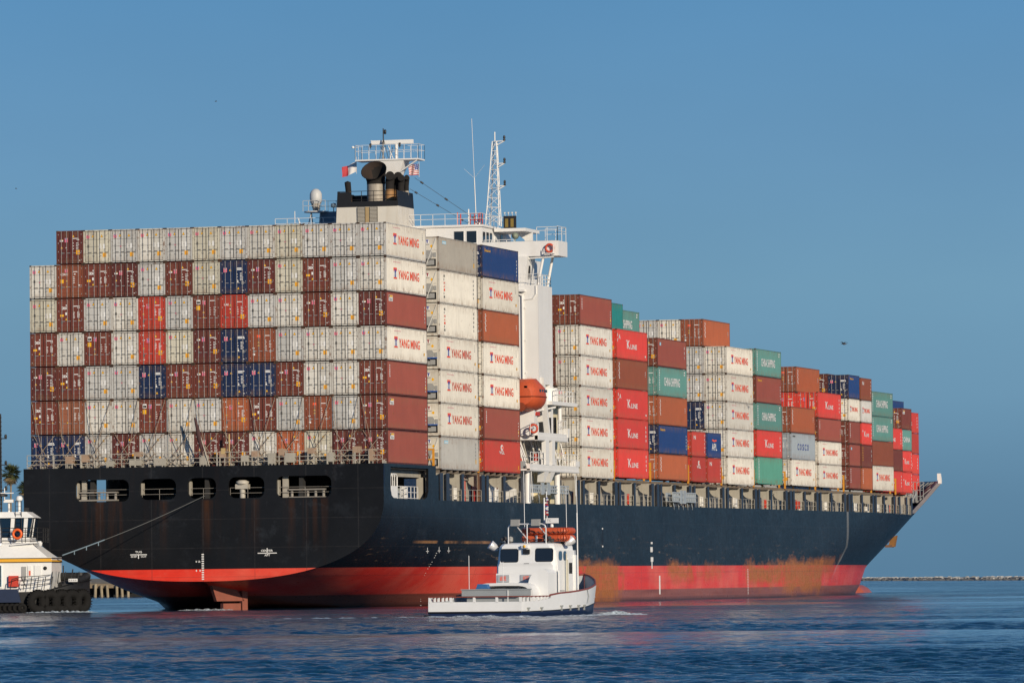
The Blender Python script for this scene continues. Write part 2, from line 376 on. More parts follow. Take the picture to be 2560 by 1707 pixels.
def decal_mesh(H, style, idx):
    b = MB(); Y = .022 if style != 'W' else .033
    def q(u, v, w, h, c, y=0): 
        x0 = -1.07+u*2.14; z1 = H-.12-v*(H-.28); b.quad((x0, Y-y, z1-h*(H-.28)), (x0+w*2.14, Y-y, z1-h*(H-.28)), (x0+w*2.14, Y-y, z1), (x0, Y-y, z1), PAL[c])
    def tri(u, v, s):
        x0 = -1.07+u*2.14; z1 = H-.12-v*(H-.28); w = s*2.14
        b.add([(x0-.03, Y, z1-w-.02), (x0+w+.03, Y, z1-w-.02), (x0+w/2, Y, z1+.03)], [(0, 1, 2)], PAL['d']); b.add([(x0, Y-.002, z1-w), (x0+w, Y-.002, z1-w), (x0+w/2, Y-.002, z1)], [(0, 1, 2)], PAL['y'])
    def ylogo(u, v, w=.125, h=.125):
        q(u, v, w, h, 'w'); x0 = -1.07+u*2.14; z1 = H-.12-v*(H-.28); W, Hh = w*2.14, h*(H-.28); y = Y-.003
        b.add([(x0, y, z1), (x0+W*.42, y, z1-Hh*.5), (x0+W*.42, y, z1-Hh), (x0, y, z1-Hh)], [(0, 3, 2, 1)], PAL['p']); b.add([(x0+W, y, z1), (x0+W*.58, y, z1-Hh*.5), (x0+W*.58, y, z1-Hh), (x0+W, y, z1-Hh)], [(0, 1, 2, 3)], PAL['p'])
        b.add([(x0+W*.42, y-.001, z1-Hh), (x0+W*.58, y-.001, z1-Hh), (x0+W*.58, y-.001, z1-Hh*.45), (x0+W*.85, y-.001, z1-Hh*.04), (x0+W*.15, y-.001, z1-Hh*.04), (x0+W*.42, y-.001, z1-Hh*.45)], [(0, 1, 2, 3, 4, 5)], PAL['b' if idx % 2 else 'm'])
    def rows(u, v, w, n, dv, c='w', hh=.018):
        rr = random.Random(int(u*100)+n+idx)
        for i in range(n): q(u, v+i*dv, w*rr.uniform(.6, 1), hh, c)
    if style == 'W':
        ylogo(.06, .11, .13, .12); tri(.29, .115, .095); tri(.66, .115, .095); q(.30, .085, .05, .02, 'g'); q(.10, .44, .07, .10, 'd' if idx % 3 else 'g'); q(.33, .49, .055, .05, 'p' if idx % 2 else 'g')
        rows(.585, .42, .13, 5, .035, 'w', .024); q(.76, .42, .085, .16, 'w'); rows(.82, .13, .12, 2, .035, 'g'); rows(.30, .80, .12, 1, .05, 'd', .012); rows(.62, .80, .1, 1, .05, 'd', .012)
    elif style == 'T':
        x0 = -1.07+.12*2.14; z1 = H-.12-.31*(H-.28); b.text('tex', (x0, Y, z1), (1, 0, 0), (0, 0, 1), .54, .30, PAL['w'])
        q(.07, .47, .155, .07, 'y'); q(.29, .40, .09, .09, 'w'); tri(.285, .585, .09); q(.10, .68, .09, .10, 'd'); rows(.61, .40, .10, 5, .045); rows(.80, .38, .11, 7, .03); rows(.64, .19, .28, 1, .04, 'w', .025); q(.80, .24, .1, .025, 'w'); q(.83, .655, .06, .04, 'y'); q(.31, .15, .05, .035, 'w')
    elif style == 'M':
        q(.08, .26, .14, .05, 'w'); q(.09, .27, .08, .018, 'k'); q(.15, .245, .06, .02, 'y'); ylogo(.29, .20, .12, .14); tri(.61, .10, .09); rows(.62, .205, .32, 1, .04, 'w', .022); q(.80, .245, .10, .024, 'w'); tri(.11, .47, .085); q(.33, .50, .045, .035, 'w')
        q(.12, .65, .085, .09, 'd'); rows(.62, .36, .08, 3, .09); rows(.77, .36, .13, 5, .05); q(.89, .93, .05, .02, 'w')
        if idx % 2 == 0: tri(.76, .62, .08)
    elif style == 'N':
        ylogo(.075, .20, .14, .14); tri(.31, .225, .09); rows(.64, .20, .30, 2, .045, 'w', .03); rows(.61, .40, .07, 4, .09, 'w'); rows(.76, .37, .13, 6, .045, 'w'); q(.64, .62, .05, .08, 'w'); q(.82, .64, .09, .10, 'g'); tri(.645, .83, .085); q(.86, .93, .05, .02, 'w')
    elif style == 'R':
        q(.10, .06, .05, .05, 'w'); ylogo(.27, .20, .12, .14); tri(.61, .09, .09); q(.10, .245, .10, .02, 'w'); tri(.10, .47, .085); q(.11, .72, .08, .08, 'd'); rows(.60, .23, .30, 1, .04, 'w', .022); rows(.60, .36, .09, 5, .045); rows(.78, .36, .12, 6, .04); q(.11, .88, .08, .025, 'w')
    elif style == 'F':
        q(.08, .10, .16, .14, 'w'); q(.095, .15, .13, .07, 'b'); q(.08, .29, .15, .14, 'y'); ylogo(.33, .12, .12, .14); tri(.33, .46, .085); tri(.33, .62, .085); rows(.64, .12, .30, 1, .04, 'w', .022); rows(.62, .36, .08, 4, .07); rows(.80, .34, .10, 6, .05); q(.83, .68, .08, .03, 'w'); q(.10, .64, .08, .09, 'd')
    elif style == 'C':
        x0 = -1.07+.08*2.14; z1 = H-.12-.31*(H-.28); b.text('CAI', (x0, Y, z1), (1, 0, 0), (0, 0, 1), .40, .20, PAL['w']); tri(.31, .25, .085); q(.32, .40, .05, .04, 'w'); tri(.31, .48, .085); q(.10, .64, .08, .09, 'd'); rows(.62, .18, .30, 1, .04, 'w', .022); rows(.62, .36, .08, 4, .07); rows(.78, .34, .12, 6, .05)
    elif style == 'L':
        q(.29, .17, .14, .09, 'r'); q(.30, .235, .12, .015, 'w'); tri(.32, .36, .085); tri(.32, .46, .085); rows(.62, .18, .32, 1, .04, 'w', .022); rows(.62, .34, .08, 6, .06); rows(.80, .36, .09, 5, .05); q(.10, .58, .09, .03, 'w'); q(.12, .66, .09, .08, 'g'); q(.12, .77, .09, .06, 'w'); q(.82, .66, .06, .07, 'w')
    elif style == 'X':
        x0 = -1.07+.10*2.14; z1 = H-.12-.31*(H-.28); b.text('CXC', (x0, Y, z1), (1, 0, 0), (0, 0, 1), .66, .20, PAL['w']); ylogo(.28, .10, .12, .11); q(.10, .44, .13, .12, 'y'); tri(.32, .44, .085); tri(.32, .63, .085); q(.68, .25, .05, .04, 'w'); rows(.64, .18, .28, 1, .04, 'w', .022); rows(.62, .36, .09, 4, .06); q(.84, .62, .09, .03, 'w'); q(.09, .66, .09, .09, 'd')
    elif style == 'G':
        rows(.62, .18, .3, 1, .04, 'w', .022); rows(.62, .36, .1, 5, .05); rows(.8, .36, .1, 5, .05); q(.88, .93, .06, .02, 'w'); q(.12, .93, .06, .02, 'w')
    elif style == 'P':   # plain faded door
        q(.30, .16, .07, .06, 'w'); rows(.10, .19, .14, 1, .04, 'w', .018); ylogo(.28, .20, .10, .10) if idx % 2 else None; tri(.31, .62, .09); rows(.60, .18, .32, 1, .04, 'w', .022); rows(.62, .36, .11, 5, .05); rows(.80, .36, .10, 5, .05)
    return b.mesh('markings', DEC)
def warn_mesh(H, style):
    b = MB(); Y = .020 if style != 'W' else .031; u, v, w, h = (.745, .715, .145, .135) if style == 'W' else (.77, .60, .15, .145)
    x0 = -1.07+u*2.14; z1 = H-.12-v*(H-.28); x1 = x0+w*2.14; z0 = z1-h*(H-.28)
    b.quad((x0, Y, z0), (x1, Y, z0), (x1, Y, z1), (x0, Y, z1), 0)
    for t in (.2, .45, .7): b.quad((lerp(x0, x1, .15), Y-.002, lerp(z0, z1, t)), (lerp(x0, x1, .85), Y-.002, lerp(z0, z1, t)), (lerp(x0, x1, .85), Y-.002, lerp(z0, z1, t+.08)), (lerp(x0, x1, .15), Y-.002, lerp(z0, z1, t+.08)), 1)
    return b.mesh('warning_label', [M_YEL, M_ORR])
def reefer_mesh(H, kind):
    b = MB(); z = H-.2
    b.box(-1.06, 1.06, .05, .11, .16, H-.12, 0)
    b.box(-.95, .95, .03, .05, .30, .95, 1)                        # open machinery bay
    b.box(-.5, .5, .015, .03, .40, .75, 2); b.tube((-.75, .02, .55), (.1, .02, .55), .16, 8, 1); b.box(.35, .8, .0, .03, .42, .85, 3)
    if kind == 'blue': b.box(-.98, .98, -.03, .03, .96, 1.06, 4)
    b.lathe([(.40, -.02), (.40, .02), (.30, .02), (.30, -.01), (.12, -.01), (.12, -.03)], (.30, .03, 1.32), 14, 3, 'Y'); b.lathe([(.0, 0), (.30, 0)], (.30, .015, 1.32), 14, 1, 'Y')
    b.box(.74, .98, .01, .05, 1.10, 1.50, 2); b.box(-.98, -.25, .01, .05, 1.10, 1.5, 1 if kind != 'blue' else 0)
    if kind != 'blue':
        for s in (-1, 1): b.hexa([(s*.05-.04, -.02, .35), (s*.05+.04, -.02, .35), (s*.05+.04, .0, .35), (s*.05-.04, .0, .35)], [(s*.98-.04, -.02, H-.16), (s*.98+.04, -.02, H-.16), (s*.98+.04, 0, H-.16), (s*.98-.04, 0, H-.16)], 5)
    b.box(-.95, .95, .035, .05, 1.68, 1.71, 3)
    return b.mesh('cooling_unit', [paint('white'), M_BLK, M_GRYD, M_GRYD, mat('blue_band', (.02, .09, .35), .4, 0), mat('white_brace', (.62, .61, .57), .4, .05)])
def reefer_decals(H, kind, idx):
    b = MB(); Y = .046
    b.quad((-.62, Y, H-.55), (-.28, Y, H-.55), (-.28, Y, H-.30), (-.62, Y, H-.30), 1); b.quad((.02, Y, H-.58), (.32, Y, H-.58), (.32, Y, H-.26), (.02, Y, H-.26), 0)
    y = Y-.003; b.add([(.12, y, H-.57), (.22, y, H-.57), (.22, y, H-.42), (.31, y, H-.28), (.03, y, H-.28), (.12, y, H-.42)], [(0, 1, 2, 3, 4, 5)], 5 if idx % 2 else 6)
    b.add([(.55, Y, H-.70), (.70, Y, H-.85), (.55, Y, H-1.0), (.40, Y, H-.85)], [(0, 3, 2, 1)], 1); b.quad((-.35, Y, H-.72), (.35, Y, H-.72), (.35, Y, H-.68), (-.35, Y, H-.68), 3)
    return b.mesh('markings', DEC)
XF = 1.216   # starboard face
def side_mesh(L, H, logo):
    """lettering on the starboard side wall: returns list of (part name, mesh)"""
    b = MB(); F, U = (0, 1, 0), (0, 0, 1); X = XF+.006; mats = DEC+[M_ORR, M_LBL]
    def q(y0, y1, z0, z1, m, x=0): b.quad((X+x, y0, z0), (X+x, y1, z0), (X+x, y1, z1), (X+x, y0, z1), m)
    def codes(y, z0, z1, n, m=0, w=.12):
        if y+w > L-.1: return                                       # short boxes carry no marks past their end
        rr = random.Random(n)
        for i in range(n):
            z = lerp(z1, z0, i/n); q(y+rr.uniform(-.03, .03), y+w+rr.uniform(-.03, .05), z-(z1-z0)/n*.6, z, m)
    lab = MB()
    def yl(y, z, w, h):
        x = X+.002
        b.add([(X, y, z+h), (X, y+w, z+h), (X, y+w, z), (X, y, z)], [(0, 3, 2, 1)], 0)
        b.add([(x, y, z+h*.70), (x, y+w, z+h*.70), (x, y+w, z+h), (x, y, z+h)], [(0, 1, 2, 3)], 7); b.add([(x, y, z), (x, y+w, z), (x, y+w, z+h*.14), (x, y, z+h*.14)], [(0, 1, 2, 3)], 7)
        b.add([(x, y+w*.32, z+h*.14), (x, y+w*.68, z+h*.14), (x, y+w*.62, z+h*.5), (x, y+w*.85, z+h*.86), (x, y+w*.15, z+h*.86), (x, y+w*.38, z+h*.5)], [(0, 1, 2, 3, 4, 5)], 5)
    if logo in ('ym', 'ym2'):
        yl(2.25, H*.385, 1.05, H*.33); b.text('YANG MING', (X, 3.7, H*.40), F, U, 6.3, H*.265, 7 if logo == 'ym' else 9); codes(2.3, H*.88, H*.885, 1, 6)
        for i in range(7): q(2.3+i*.3, 2.48+i*.3, H*.87, H*.89, 4)
        codes(11.0, H*.62, H*.86, 4, 2, .16); codes(11.2, H*.18, H*.32, 1, 1, .22)
    elif logo == 'yms':
        yl(.9, H*.42, .5, H*.26); b.text('YANG MING', (X, 1.55, H*.44), F, U, 3.4, H*.2, 7)
    elif logo == 'kline':
        b.text('K', (X, 4.05, H*.37), F, U, 1.15, H*.29, 0); b.text('LINE', (X, 5.45, H*.37), F, U, 2.55, H*.165, 0); q(3.7, 3.9, H*.62, H*.66, 0); codes(11.1, H*.2, H*.8, 4, 0, .2)
    elif logo == 'kline_flag':
        b.text('K', (X, 4.05, H*.37), F, U, 1.15, H*.29, 0); b.text('LINE', (X, 5.45, H*.37), F, U, 2.55, H*.165, 0); q(3.7, 3.9, H*.62, H*.66, 0); codes(11.2, H*.1, H*.2, 1, 0, .3); b.text('A', (X, .8, H*.66), F, U, .7, H*.16, 0); codes(.3, H*.5, H*.85, 2, 0, .15)
    elif logo == 'klines':
        b.text('K', (X, 1.6, H*.38), F, U, .75, H*.24, 0); b.text('LINE', (X, 2.5, H*.38), F, U, 1.75, H*.15, 0); q(.7, 1.0, H*.58, H*.66, 0); codes(5.5, H*.1, H*.9, 5, 0, .15)
    elif logo == 'china':
        b.text('CHINA SHIPPING', (X, 2.6, H*.36), F, U, 6.6, H*.30, 0); codes(.55, H*.15, H*.9, 9, 0, .25); codes(11.0, H*.75, H*.92, 2, 0, .35)
    elif logo == 'conship':
        b.text('CHINA', (X, 1.0, H*.40), F, U, 4.0, H*.25, 0); codes(.4, H*.15, H*.9, 6, 0, .2)
    elif logo == 'cosco':
        [b.text(ch, (X, 3.2+i*1.22, H*.36), F, U, .82, H*.25, 5) for i, ch in enumerate('COSCO')]; codes(.8, H*.82, H*.9, 1, 3, 1.3)
    elif logo == 'tex':
        codes(.75, H*.5, H*.88, 7, 0, .2); codes(11.5, H*.12, H*.6, 5, 0, .1); q(11.5, 11.75, H*.24, H*.34, 1)
    elif logo == 'cronos':
        rr = random.Random(5)
        for i in range(11): z = lerp(H*.88, H*.32, i/11); q(.75+.12*math.sin(i*2.1), 1.0+.12*math.sin(i*2.1), z-.11, z, 0)
        codes(11.2, H*.45, H*.65, 3, 0, .12)
    elif logo == 'triton':
        q(.75, 1.95, H*.72, H*.90, 0); x = X+.002; b.add([(x, .8, H*.84), (x, 1.9, H*.84), (x, 1.9, H*.895), (x, 1.2, H*.895)], [(0, 1, 2, 3)], 1); b.add([(x, .8, H*.80), (x, 1.2, H*.89), (x, .8, H*.89)], [(0, 1, 2)], 8); b.text('TEX', (x, .85, H*.735), F, U, 1.0, H*.07, 8); codes(11.5, H*.15, H*.7, 5, 0, .1)
    elif logo == 'gold':
        b.text('Seaco', (X, .8, H*.80), F, U, 2.0, H*.09, 1); codes(11.5, H*.15, H*.7, 5, 0, .12)
    elif logo == 'sticker':
        q(1.1, 2.35, H*.79, H*.885, 10); q(1.25, 2.2, H*.81, H*.84, 0, .002); codes(11.0, H*.3, H*.85, 5, 2, .25); q(11.1, 11.35, H*.22, H*.36, 1)
    elif logo == 'hamb':
        for i, (ch, m) in enumerate((('B', 3), ('I', 3), ('H', 7), ('A', 7), ('1', 7), ('I', 3), ('B', 3))): b.text(ch, (X, 1.5, H*.80-i*H*.105), F, U, .42 if ch != 'I' else .12, H*.07, m)
        codes(10.9, H*.2, H*.85, 5, 2, .2)
    elif logo == 'oval':
        n = 14; c = (5.9, H*.78); b.add([(X, c[0]+.45*math.cos(2*math.pi*i/n), c[1]+.27*math.sin(2*math.pi*i/n)) for i in range(n)], [tuple(range(n))], 0); b.add([(X+.003, c[0]+.12+.25*math.cos(2*math.pi*i/n), c[1]+.14*math.sin(2*math.pi*i/n)) for i in range(n)], [tuple(range(n))], 7)
        b.text('VGL', (X, 5.0, H*.58), F, U, 1.8, H*.10, 0); q(11.4, 11.6, H*.12, H*.24, 1)
    elif logo == 'ovals':
        n = 12; c = (3.0, H*.76); b.add([(X, c[0]+.38*math.cos(2*math.pi*i/n), c[1]+.25*math.sin(2*math.pi*i/n)) for i in range(n)], [tuple(range(n))], 0); b.add([(X+.003, c[0]+.12+.2*math.cos(2*math.pi*i/n), c[1]+.12*math.sin(2*math.pi*i/n)) for i in range(n)], [tuple(range(n))], 7); b.text('VGL', (X, 2.1, H*.55), F, U, 1.8, H*.12, 0)
    elif logo == 'n3':
        b.text('N', (X, .9, H*.68), F, U, .9, H*.16, 0); codes(5.5, H*.1, H*.9, 5, 0, .1)
    elif logo == 'apl':
        b.text('APL', (X, 1.9, H*.30), F, U, 2.3, H*.28, 0); x = X; b.add([(x, 2.0, H*.68), (x, 2.9, H*.64), (x, 4.1, H*.68), (x, 3.9, H*.74), (x, 3.1, H*.71), (x, 2.2, H*.75)], [(0, 1, 2, 3, 4, 5)], 7)
    elif logo == 'code':
        codes(.6, H*.25, H*.9, 8, 0, .2)
    elif logo == 'codey':
        codes(.6, H*.25, H*.9, 6, 1, .2); codes(5.4, H*.2, H*.8, 3, 0, .1)
    elif logo == 'dots':
        codes(.7, H*.15, H*.92, 14, 0, .28)
    elif logo == 'bluedot':
        q(.9, 1.5, H*.74, H*.85, 10); codes(11.2, H*.3, H*.8, 3, 0, .12)
    if not b.v: return None
    return b.mesh('lettering', mats)
ORD = ['', 'bottom', 'second', 'third', 'fourth', 'fifth', 'sixth', 'seventh']
NTH = ['', 'first', 'second', 'third', 'fourth', 'fifth', 'sixth', 'seventh', 'eighth', 'ninth', 'tenth', 'eleventh', 'twelfth', 'thirteenth', 'fourteenth', 'fifteenth', 'sixteenth']
DESC = {'white': 'pale off-white', 'grey_white': 'grey-white', 'cream': 'cream', 'pale': 'whitish grey', 'maroon': 'maroon', 'dark_maroon': 'dark maroon', 'navy': 'navy blue', 'bright_red': 'bright red', 'rust': 'rust brown', 'orange': 'orange-brown',
 'teal': 'teal', 'green': 'sea green', 'plain_green': 'plain green', 'line_red': 'scarlet', 'warm_grey': 'warm grey', 'light_grey': 'light grey', 'steel_grey': 'steel grey', 'royal_blue': 'royal blue', 'sun_maroon': 'maroon', 'faded_orange': 'faded orange-brown'}
GROUP = 'shipping containers stacked aboard the ship'
_cn = [0]
def container(x, y, z, L, H, col, style, logo, where, detail=2, reefer=None, sidecol=None, warn=None, extra=''):
    """x = centre line, y = aft end, z = base."""
    _cn[0] += 1; idx = _cn[0] % 4
    t = thing('shipping_container', f'{DESC[col]} container{extra}, {where}', 'container', (x, y, z), 0, GROUP)
    link('body', cached(('b', L, H, sidecol or col), lambda: body_mesh(L, H, sidecol or col)), t)  # side walls can take a brighter copy of the door colour, sunlight put in
    link('frame', cached(('f', L, H, col), lambda: frame_mesh(L, H, col)), t)
    if reefer:
        link('cooling_unit', cached(('r', H, reefer), lambda: reefer_mesh(H, reefer)), t); link('markings', cached(('rd', H, reefer, idx), lambda: reefer_decals(H, reefer, idx)), t)
    else:
        for s in (-1, 1):
            if detail >= 2:
                d = link('door', cached(('d', H, col, s, style, 0), lambda: door_mesh(H, col, s, style, False)), t)
                for k in (.27, .76): link('locking_bar', cached(('k', H, s*k, style == 'W'), lambda: bar_mesh(H, s*k, style)), d)
            else: link('door', cached(('d', H, col, s, style, 1), lambda: door_mesh(H, col, s, style, True)), t)
        if style: link('markings', cached(('m', H, style, idx), lambda: decal_mesh(H, style, idx)), t)
        if warn if warn is not None else style in ('W', 'M', 'R', 'C'): link('warning_label', cached(('w', H, style == 'W'), lambda: warn_mesh(H, style)), t)
    if logo:
        lm = cached(('s', L, H, logo), lambda: side_mesh(L, H, logo))
        if lm: link('lettering', lm, t)
    return t
PX = 2.464
def colx(c): return 16.0-1.219-PX*(13-c)
# stern block: thirteen stacks seen from astern; one row per tier, port to starboard
W, V, C_ = ('grey_white', 'W'), ('pale', 'W'), ('cream', 'W')
T, M, B = ('maroon', 'T'), ('dark_maroon', 'M'), ('navy', 'N')
RD, FL, CA, TL, XC, OR, PL, MY = ('bright_red', 'R'), ('maroon', 'F'), ('bright_red', 'C'), ('rust', 'L'), ('rust', 'X'), ('orange', 'R'), ('faded_orange', 'P'), ('maroon', 'M')
STERN = {7: [None, M, C_, W, V, W, C_, W, V, C_, W, W, W, None],
 6: [V, XC, T, M, W, MY, C_, B, M, C_, T, W, V], 5: [C_, T, W, V, RD, W, FL, CA, W, V, MY, V, M], 4: [T, V, FL, V, RD, C_, M, B, TL, W, V, V, V],
 3: [M, T, W, W, B, MY, MY, B, B, MY, V, V, T], 2: [T, PL, V, V, FL, V, W, OR, T, W, TL, W, MY], 1: [B, B, W, M, W, V, M, M, V, OR, C_, M, M]}
STERN_Z, STERN_P = 11.86, 2.925
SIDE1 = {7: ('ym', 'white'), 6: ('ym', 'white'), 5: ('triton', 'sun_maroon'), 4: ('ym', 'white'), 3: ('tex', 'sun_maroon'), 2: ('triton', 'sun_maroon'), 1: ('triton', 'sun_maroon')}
def stern_block():
    for tier, row in STERN.items():
        for c, k in enumerate(row, 1):
            if not k: continue
            outer = (c == 13) or (tier == 7 and c == 12)
            lg, scol = SIDE1[tier] if outer else (None, None)
            if outer and scol == 'white': scol = 'white'
            ex = {'T': ' with large white letters', 'R': ' with white emblem', 'F': ' with blue and white logo', 'C': ' with bold white letters', 'L': ' with small red plate', 'X': ' with slanted white letters'}.get(k[1], '')
            container(colx(c), 0.0, STERN_Z+STERN_P*(tier-1), L40, HH, k[0], k[1], lg, f'{ORD[tier]} tier, {NTH[c]} stern stack from port', 2, None, scol, extra=ex)
stern_block()
def stack(x, y, z, specs, bay, L=L40, dx='outer stack', detail=2):
    for i, s in enumerate(specs):
        if s is None: z += HH+.012; continue
        col, style, logo = s[:3]; H = s[3] if len(s) > 3 and s[3] else HH; rf = s[4] if len(s) > 4 else None
        ex = {'ym': ' with red side lettering', 'ym2': ' with red side lettering', 'yms': ' with red side lettering', 'kline': ' with white side lettering', 'kline_flag': ' with white letters', 'klines': ' with white letters', 'china': ' with white side lettering', 'oval': ' with white oval mark',
              'cosco': ' with dark blue lettering', 'hamb': ' with upright side letters', 'apl': ' with white letters', 'ovals': ' with white oval mark'}.get(logo, '')
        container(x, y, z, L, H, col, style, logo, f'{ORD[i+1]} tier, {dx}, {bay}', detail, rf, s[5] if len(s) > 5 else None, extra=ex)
        z += H+.010
XO = colx(13)
ymw = ('white', 'W', 'ym'); ymg = ('pale', 'W', 'ym')
bay = lambda k: f'{NTH[k]} bay from stern'
Y1, Y2, Y3, Y4, Y5, Y7, Y8, Y9, Y10, Y11, Y12 = 16.12, 30.1, 64.19, 78.14, 94.53, 108.5, 124.3, 138.02, 154.7, 168.6, 185.0
stack(XO, Y1, 11.6, [('light_grey', None, 'sticker', 0, 'brace'), ('white', None, 'ym2', 0, 'blue'), ('white', None, 'ym2', 0, 'blue'), ('white', None, 'ym2', 0, 'blue'), ('white', None, 'hamb', 0, 'brace'), ('white', None, 'hamb', 0, 'brace'), ('warm_grey', None, 'sticker', 0, 'brace')], bay(2))
stack(colx(12), Y1, 11.6+2.906*5, [('cream', None, None, 0, 'blue'), ('cream', None, None, 0, 'blue')], bay(2), dx='top of inner stack')
stack(XO, Y2, 11.6, [('bright_red', 'R', 'oval'), ('maroon', 'M', 'tex', 0, None, 'sun_maroon'), ymw, ymw, ('rust', 'L', 'cronos', 0, None, 'orange'), ymw, ('navy', 'N', 'gold', 0, None, 'royal_blue')], bay(3))
stack(XO, Y3, 11.55, [ymw, ymg, ymg, ymg, ymg, ('maroon', 'T', 'tex', 0, None, 'sun_maroon')], bay(4))
stack(colx(12), Y3, 11.55, [('grey_white', 'W', None)]*3+[('maroon', 'T', None)]*3, bay(4), dx='inner stack')
stack(XO, Y4, 11.72, [('line_red', 'R', 'kline'), ('line_red', 'R', 'kline'), ('line_red', 'R', 'kline_flag'), ('rust', 'L', 'cronos'), ('line_red', 'R', 'kline_flag')], bay(5))
stack(colx(12), Y4, 11.72+2.906*5, [('teal', 'G', 'code')], bay(5), dx='top of inner stack')
stack(XO, Y5, 11.74, [('orange', 'L', 'cronos', SH), ('navy', 'N', 'gold', 0, None, 'royal_blue'), ('orange', 'L', 'cronos'), ('green', 'G', 'china'), ('maroon', 'M', 'bluedot', 0, None, 'sun_maroon')], bay(6))
stack(colx(11), Y5, 11.74+2.906*5-.1, [('green', 'G', 'china')], bay(6), dx='inner top')
stack(XO, Y7, 11.7, [('bright_red', 'R', 'ovals', SH), ('bright_red', 'R', 'n3', SH)], bay(7), L20, dx='aft stack')
stack(XO, Y7+6.9, 11.7, [('bright_red', 'R', 'n3', SH), ('royal_blue', 'N', 'apl', SH)], bay(7), L20, dx='fore stack')
stack(XO, Y8, 11.63, [ymw, ymg, ymg, ymw, ymw], bay(8))
stack(colx(12), Y8, 11.63, [('grey_white', 'W', None), ('grey_white', 'W', None), ('navy', 'N', None), ('grey_white', 'W', None), ('grey_white', 'W', None), ('rust', 'L', 'cronos', 0, None, 'orange')], bay(8), dx='second stack')
stack(colx(11), Y8, 11.63+2.906*5, [('white', 'W', None)], bay(8), dx='top of third stack'); stack(colx(10), Y8, 11.63+2.906*5, [('grey_white', 'W', None)], bay(8), dx='top of fourth stack')
stack(XO, Y9, 11.86, [('plain_green', 'G', 'dots'), ('line_red', 'R', 'kline'), ('green', 'G', 'china'), ('maroon', 'M', 'gold', 0, None, 'sun_maroon'), ('green', 'G', 'china')], bay(9), detail=1)
stack(XO, Y10, 11.88, [ymw, ('steel_grey', 'G', 'cosco'), ('rust', 'L', 'cronos', 0, None, 'orange')], bay(10), detail=2)
stack(XO, Y11, 11.86, [('white', 'W', 'ym', SH), ('white', 'W', 'ym', SH), ('maroon', 'M', 'tex', SH, None, 'sun_maroon'), ('line_red', 'R', 'kline')], bay(11), detail=2)
stack(colx(12), Y11, 11.86+2.6*3, [('line_red', 'R', None), ('rust', 'L', 'cronos', 0, None, 'orange')], bay(11), dx='inner stack')
stack(XO, Y12, 11.85, [('maroon', 'G', 'code', SH, None, 'sun_maroon'), ('maroon', 'G', 'bluedot', SH, None, 'sun_maroon'), ('maroon', 'G', 'code', SH, None, 'sun_maroon'), ('white', 'W', 'yms', SH), ('navy', 'N', 'gold', SH+.15, None, 'royal_blue')], bay(12), L20, dx='aft stack')
stack(XO, Y12+6.75, 11.85, [('orange', 'G', 'code', SH), ('maroon', 'G', 'codey', SH), ('line_red', 'G', 'klines', SH), ('grey_white', 'W', 'yms', SH), ('rust', 'G', 'n3', SH)], bay(12), L20, dx='fore stack', detail=1)
stack(colx(12), Y12, 11.85+2.6*4, [('dark_maroon', 'M', None)], bay(12), L20, dx='inner stack', detail=1)
stack(XO, 197.69, 11.855, [ymw, ('rust', 'G', None), ('green', 'G', 'china'), ('green', 'G', 'china')], bay(13), detail=1)
stack(colx(12), 215.1, 11.9, [('line_red', 'G', 'kline', SH), ('maroon', 'G', None, SH), ('line_red', 'G', 'kline', SH)], bay(14), detail=1)
stack(13.17-1.219, 228.7, 11.9, [('line_red', 'G', 'klines', SH), ('line_red', 'G', 'klines', SH), ('green', 'G', 'conship', SH), ('maroon', 'M', 'triton', SH)], bay(15), L20, dx='short stack', detail=2)
stack(9.9-1.219, 243.0, 11.95, [('line_red', 'G', 'kline', SH), ('line_red', 'G', 'kline', SH), ('bright_red', 'G', 'codey', SH), ('line_red', 'G', 'kline', SH)], 'foremost bay', dx='outer stack', detail=1)
stack(7.40-1.219, 246.0, 10.92, [('line_red', 'G', None, SH)]*4+[('royal_blue', 'N', None, SH)], 'foremost bay', dx='inner stack', detail=1)

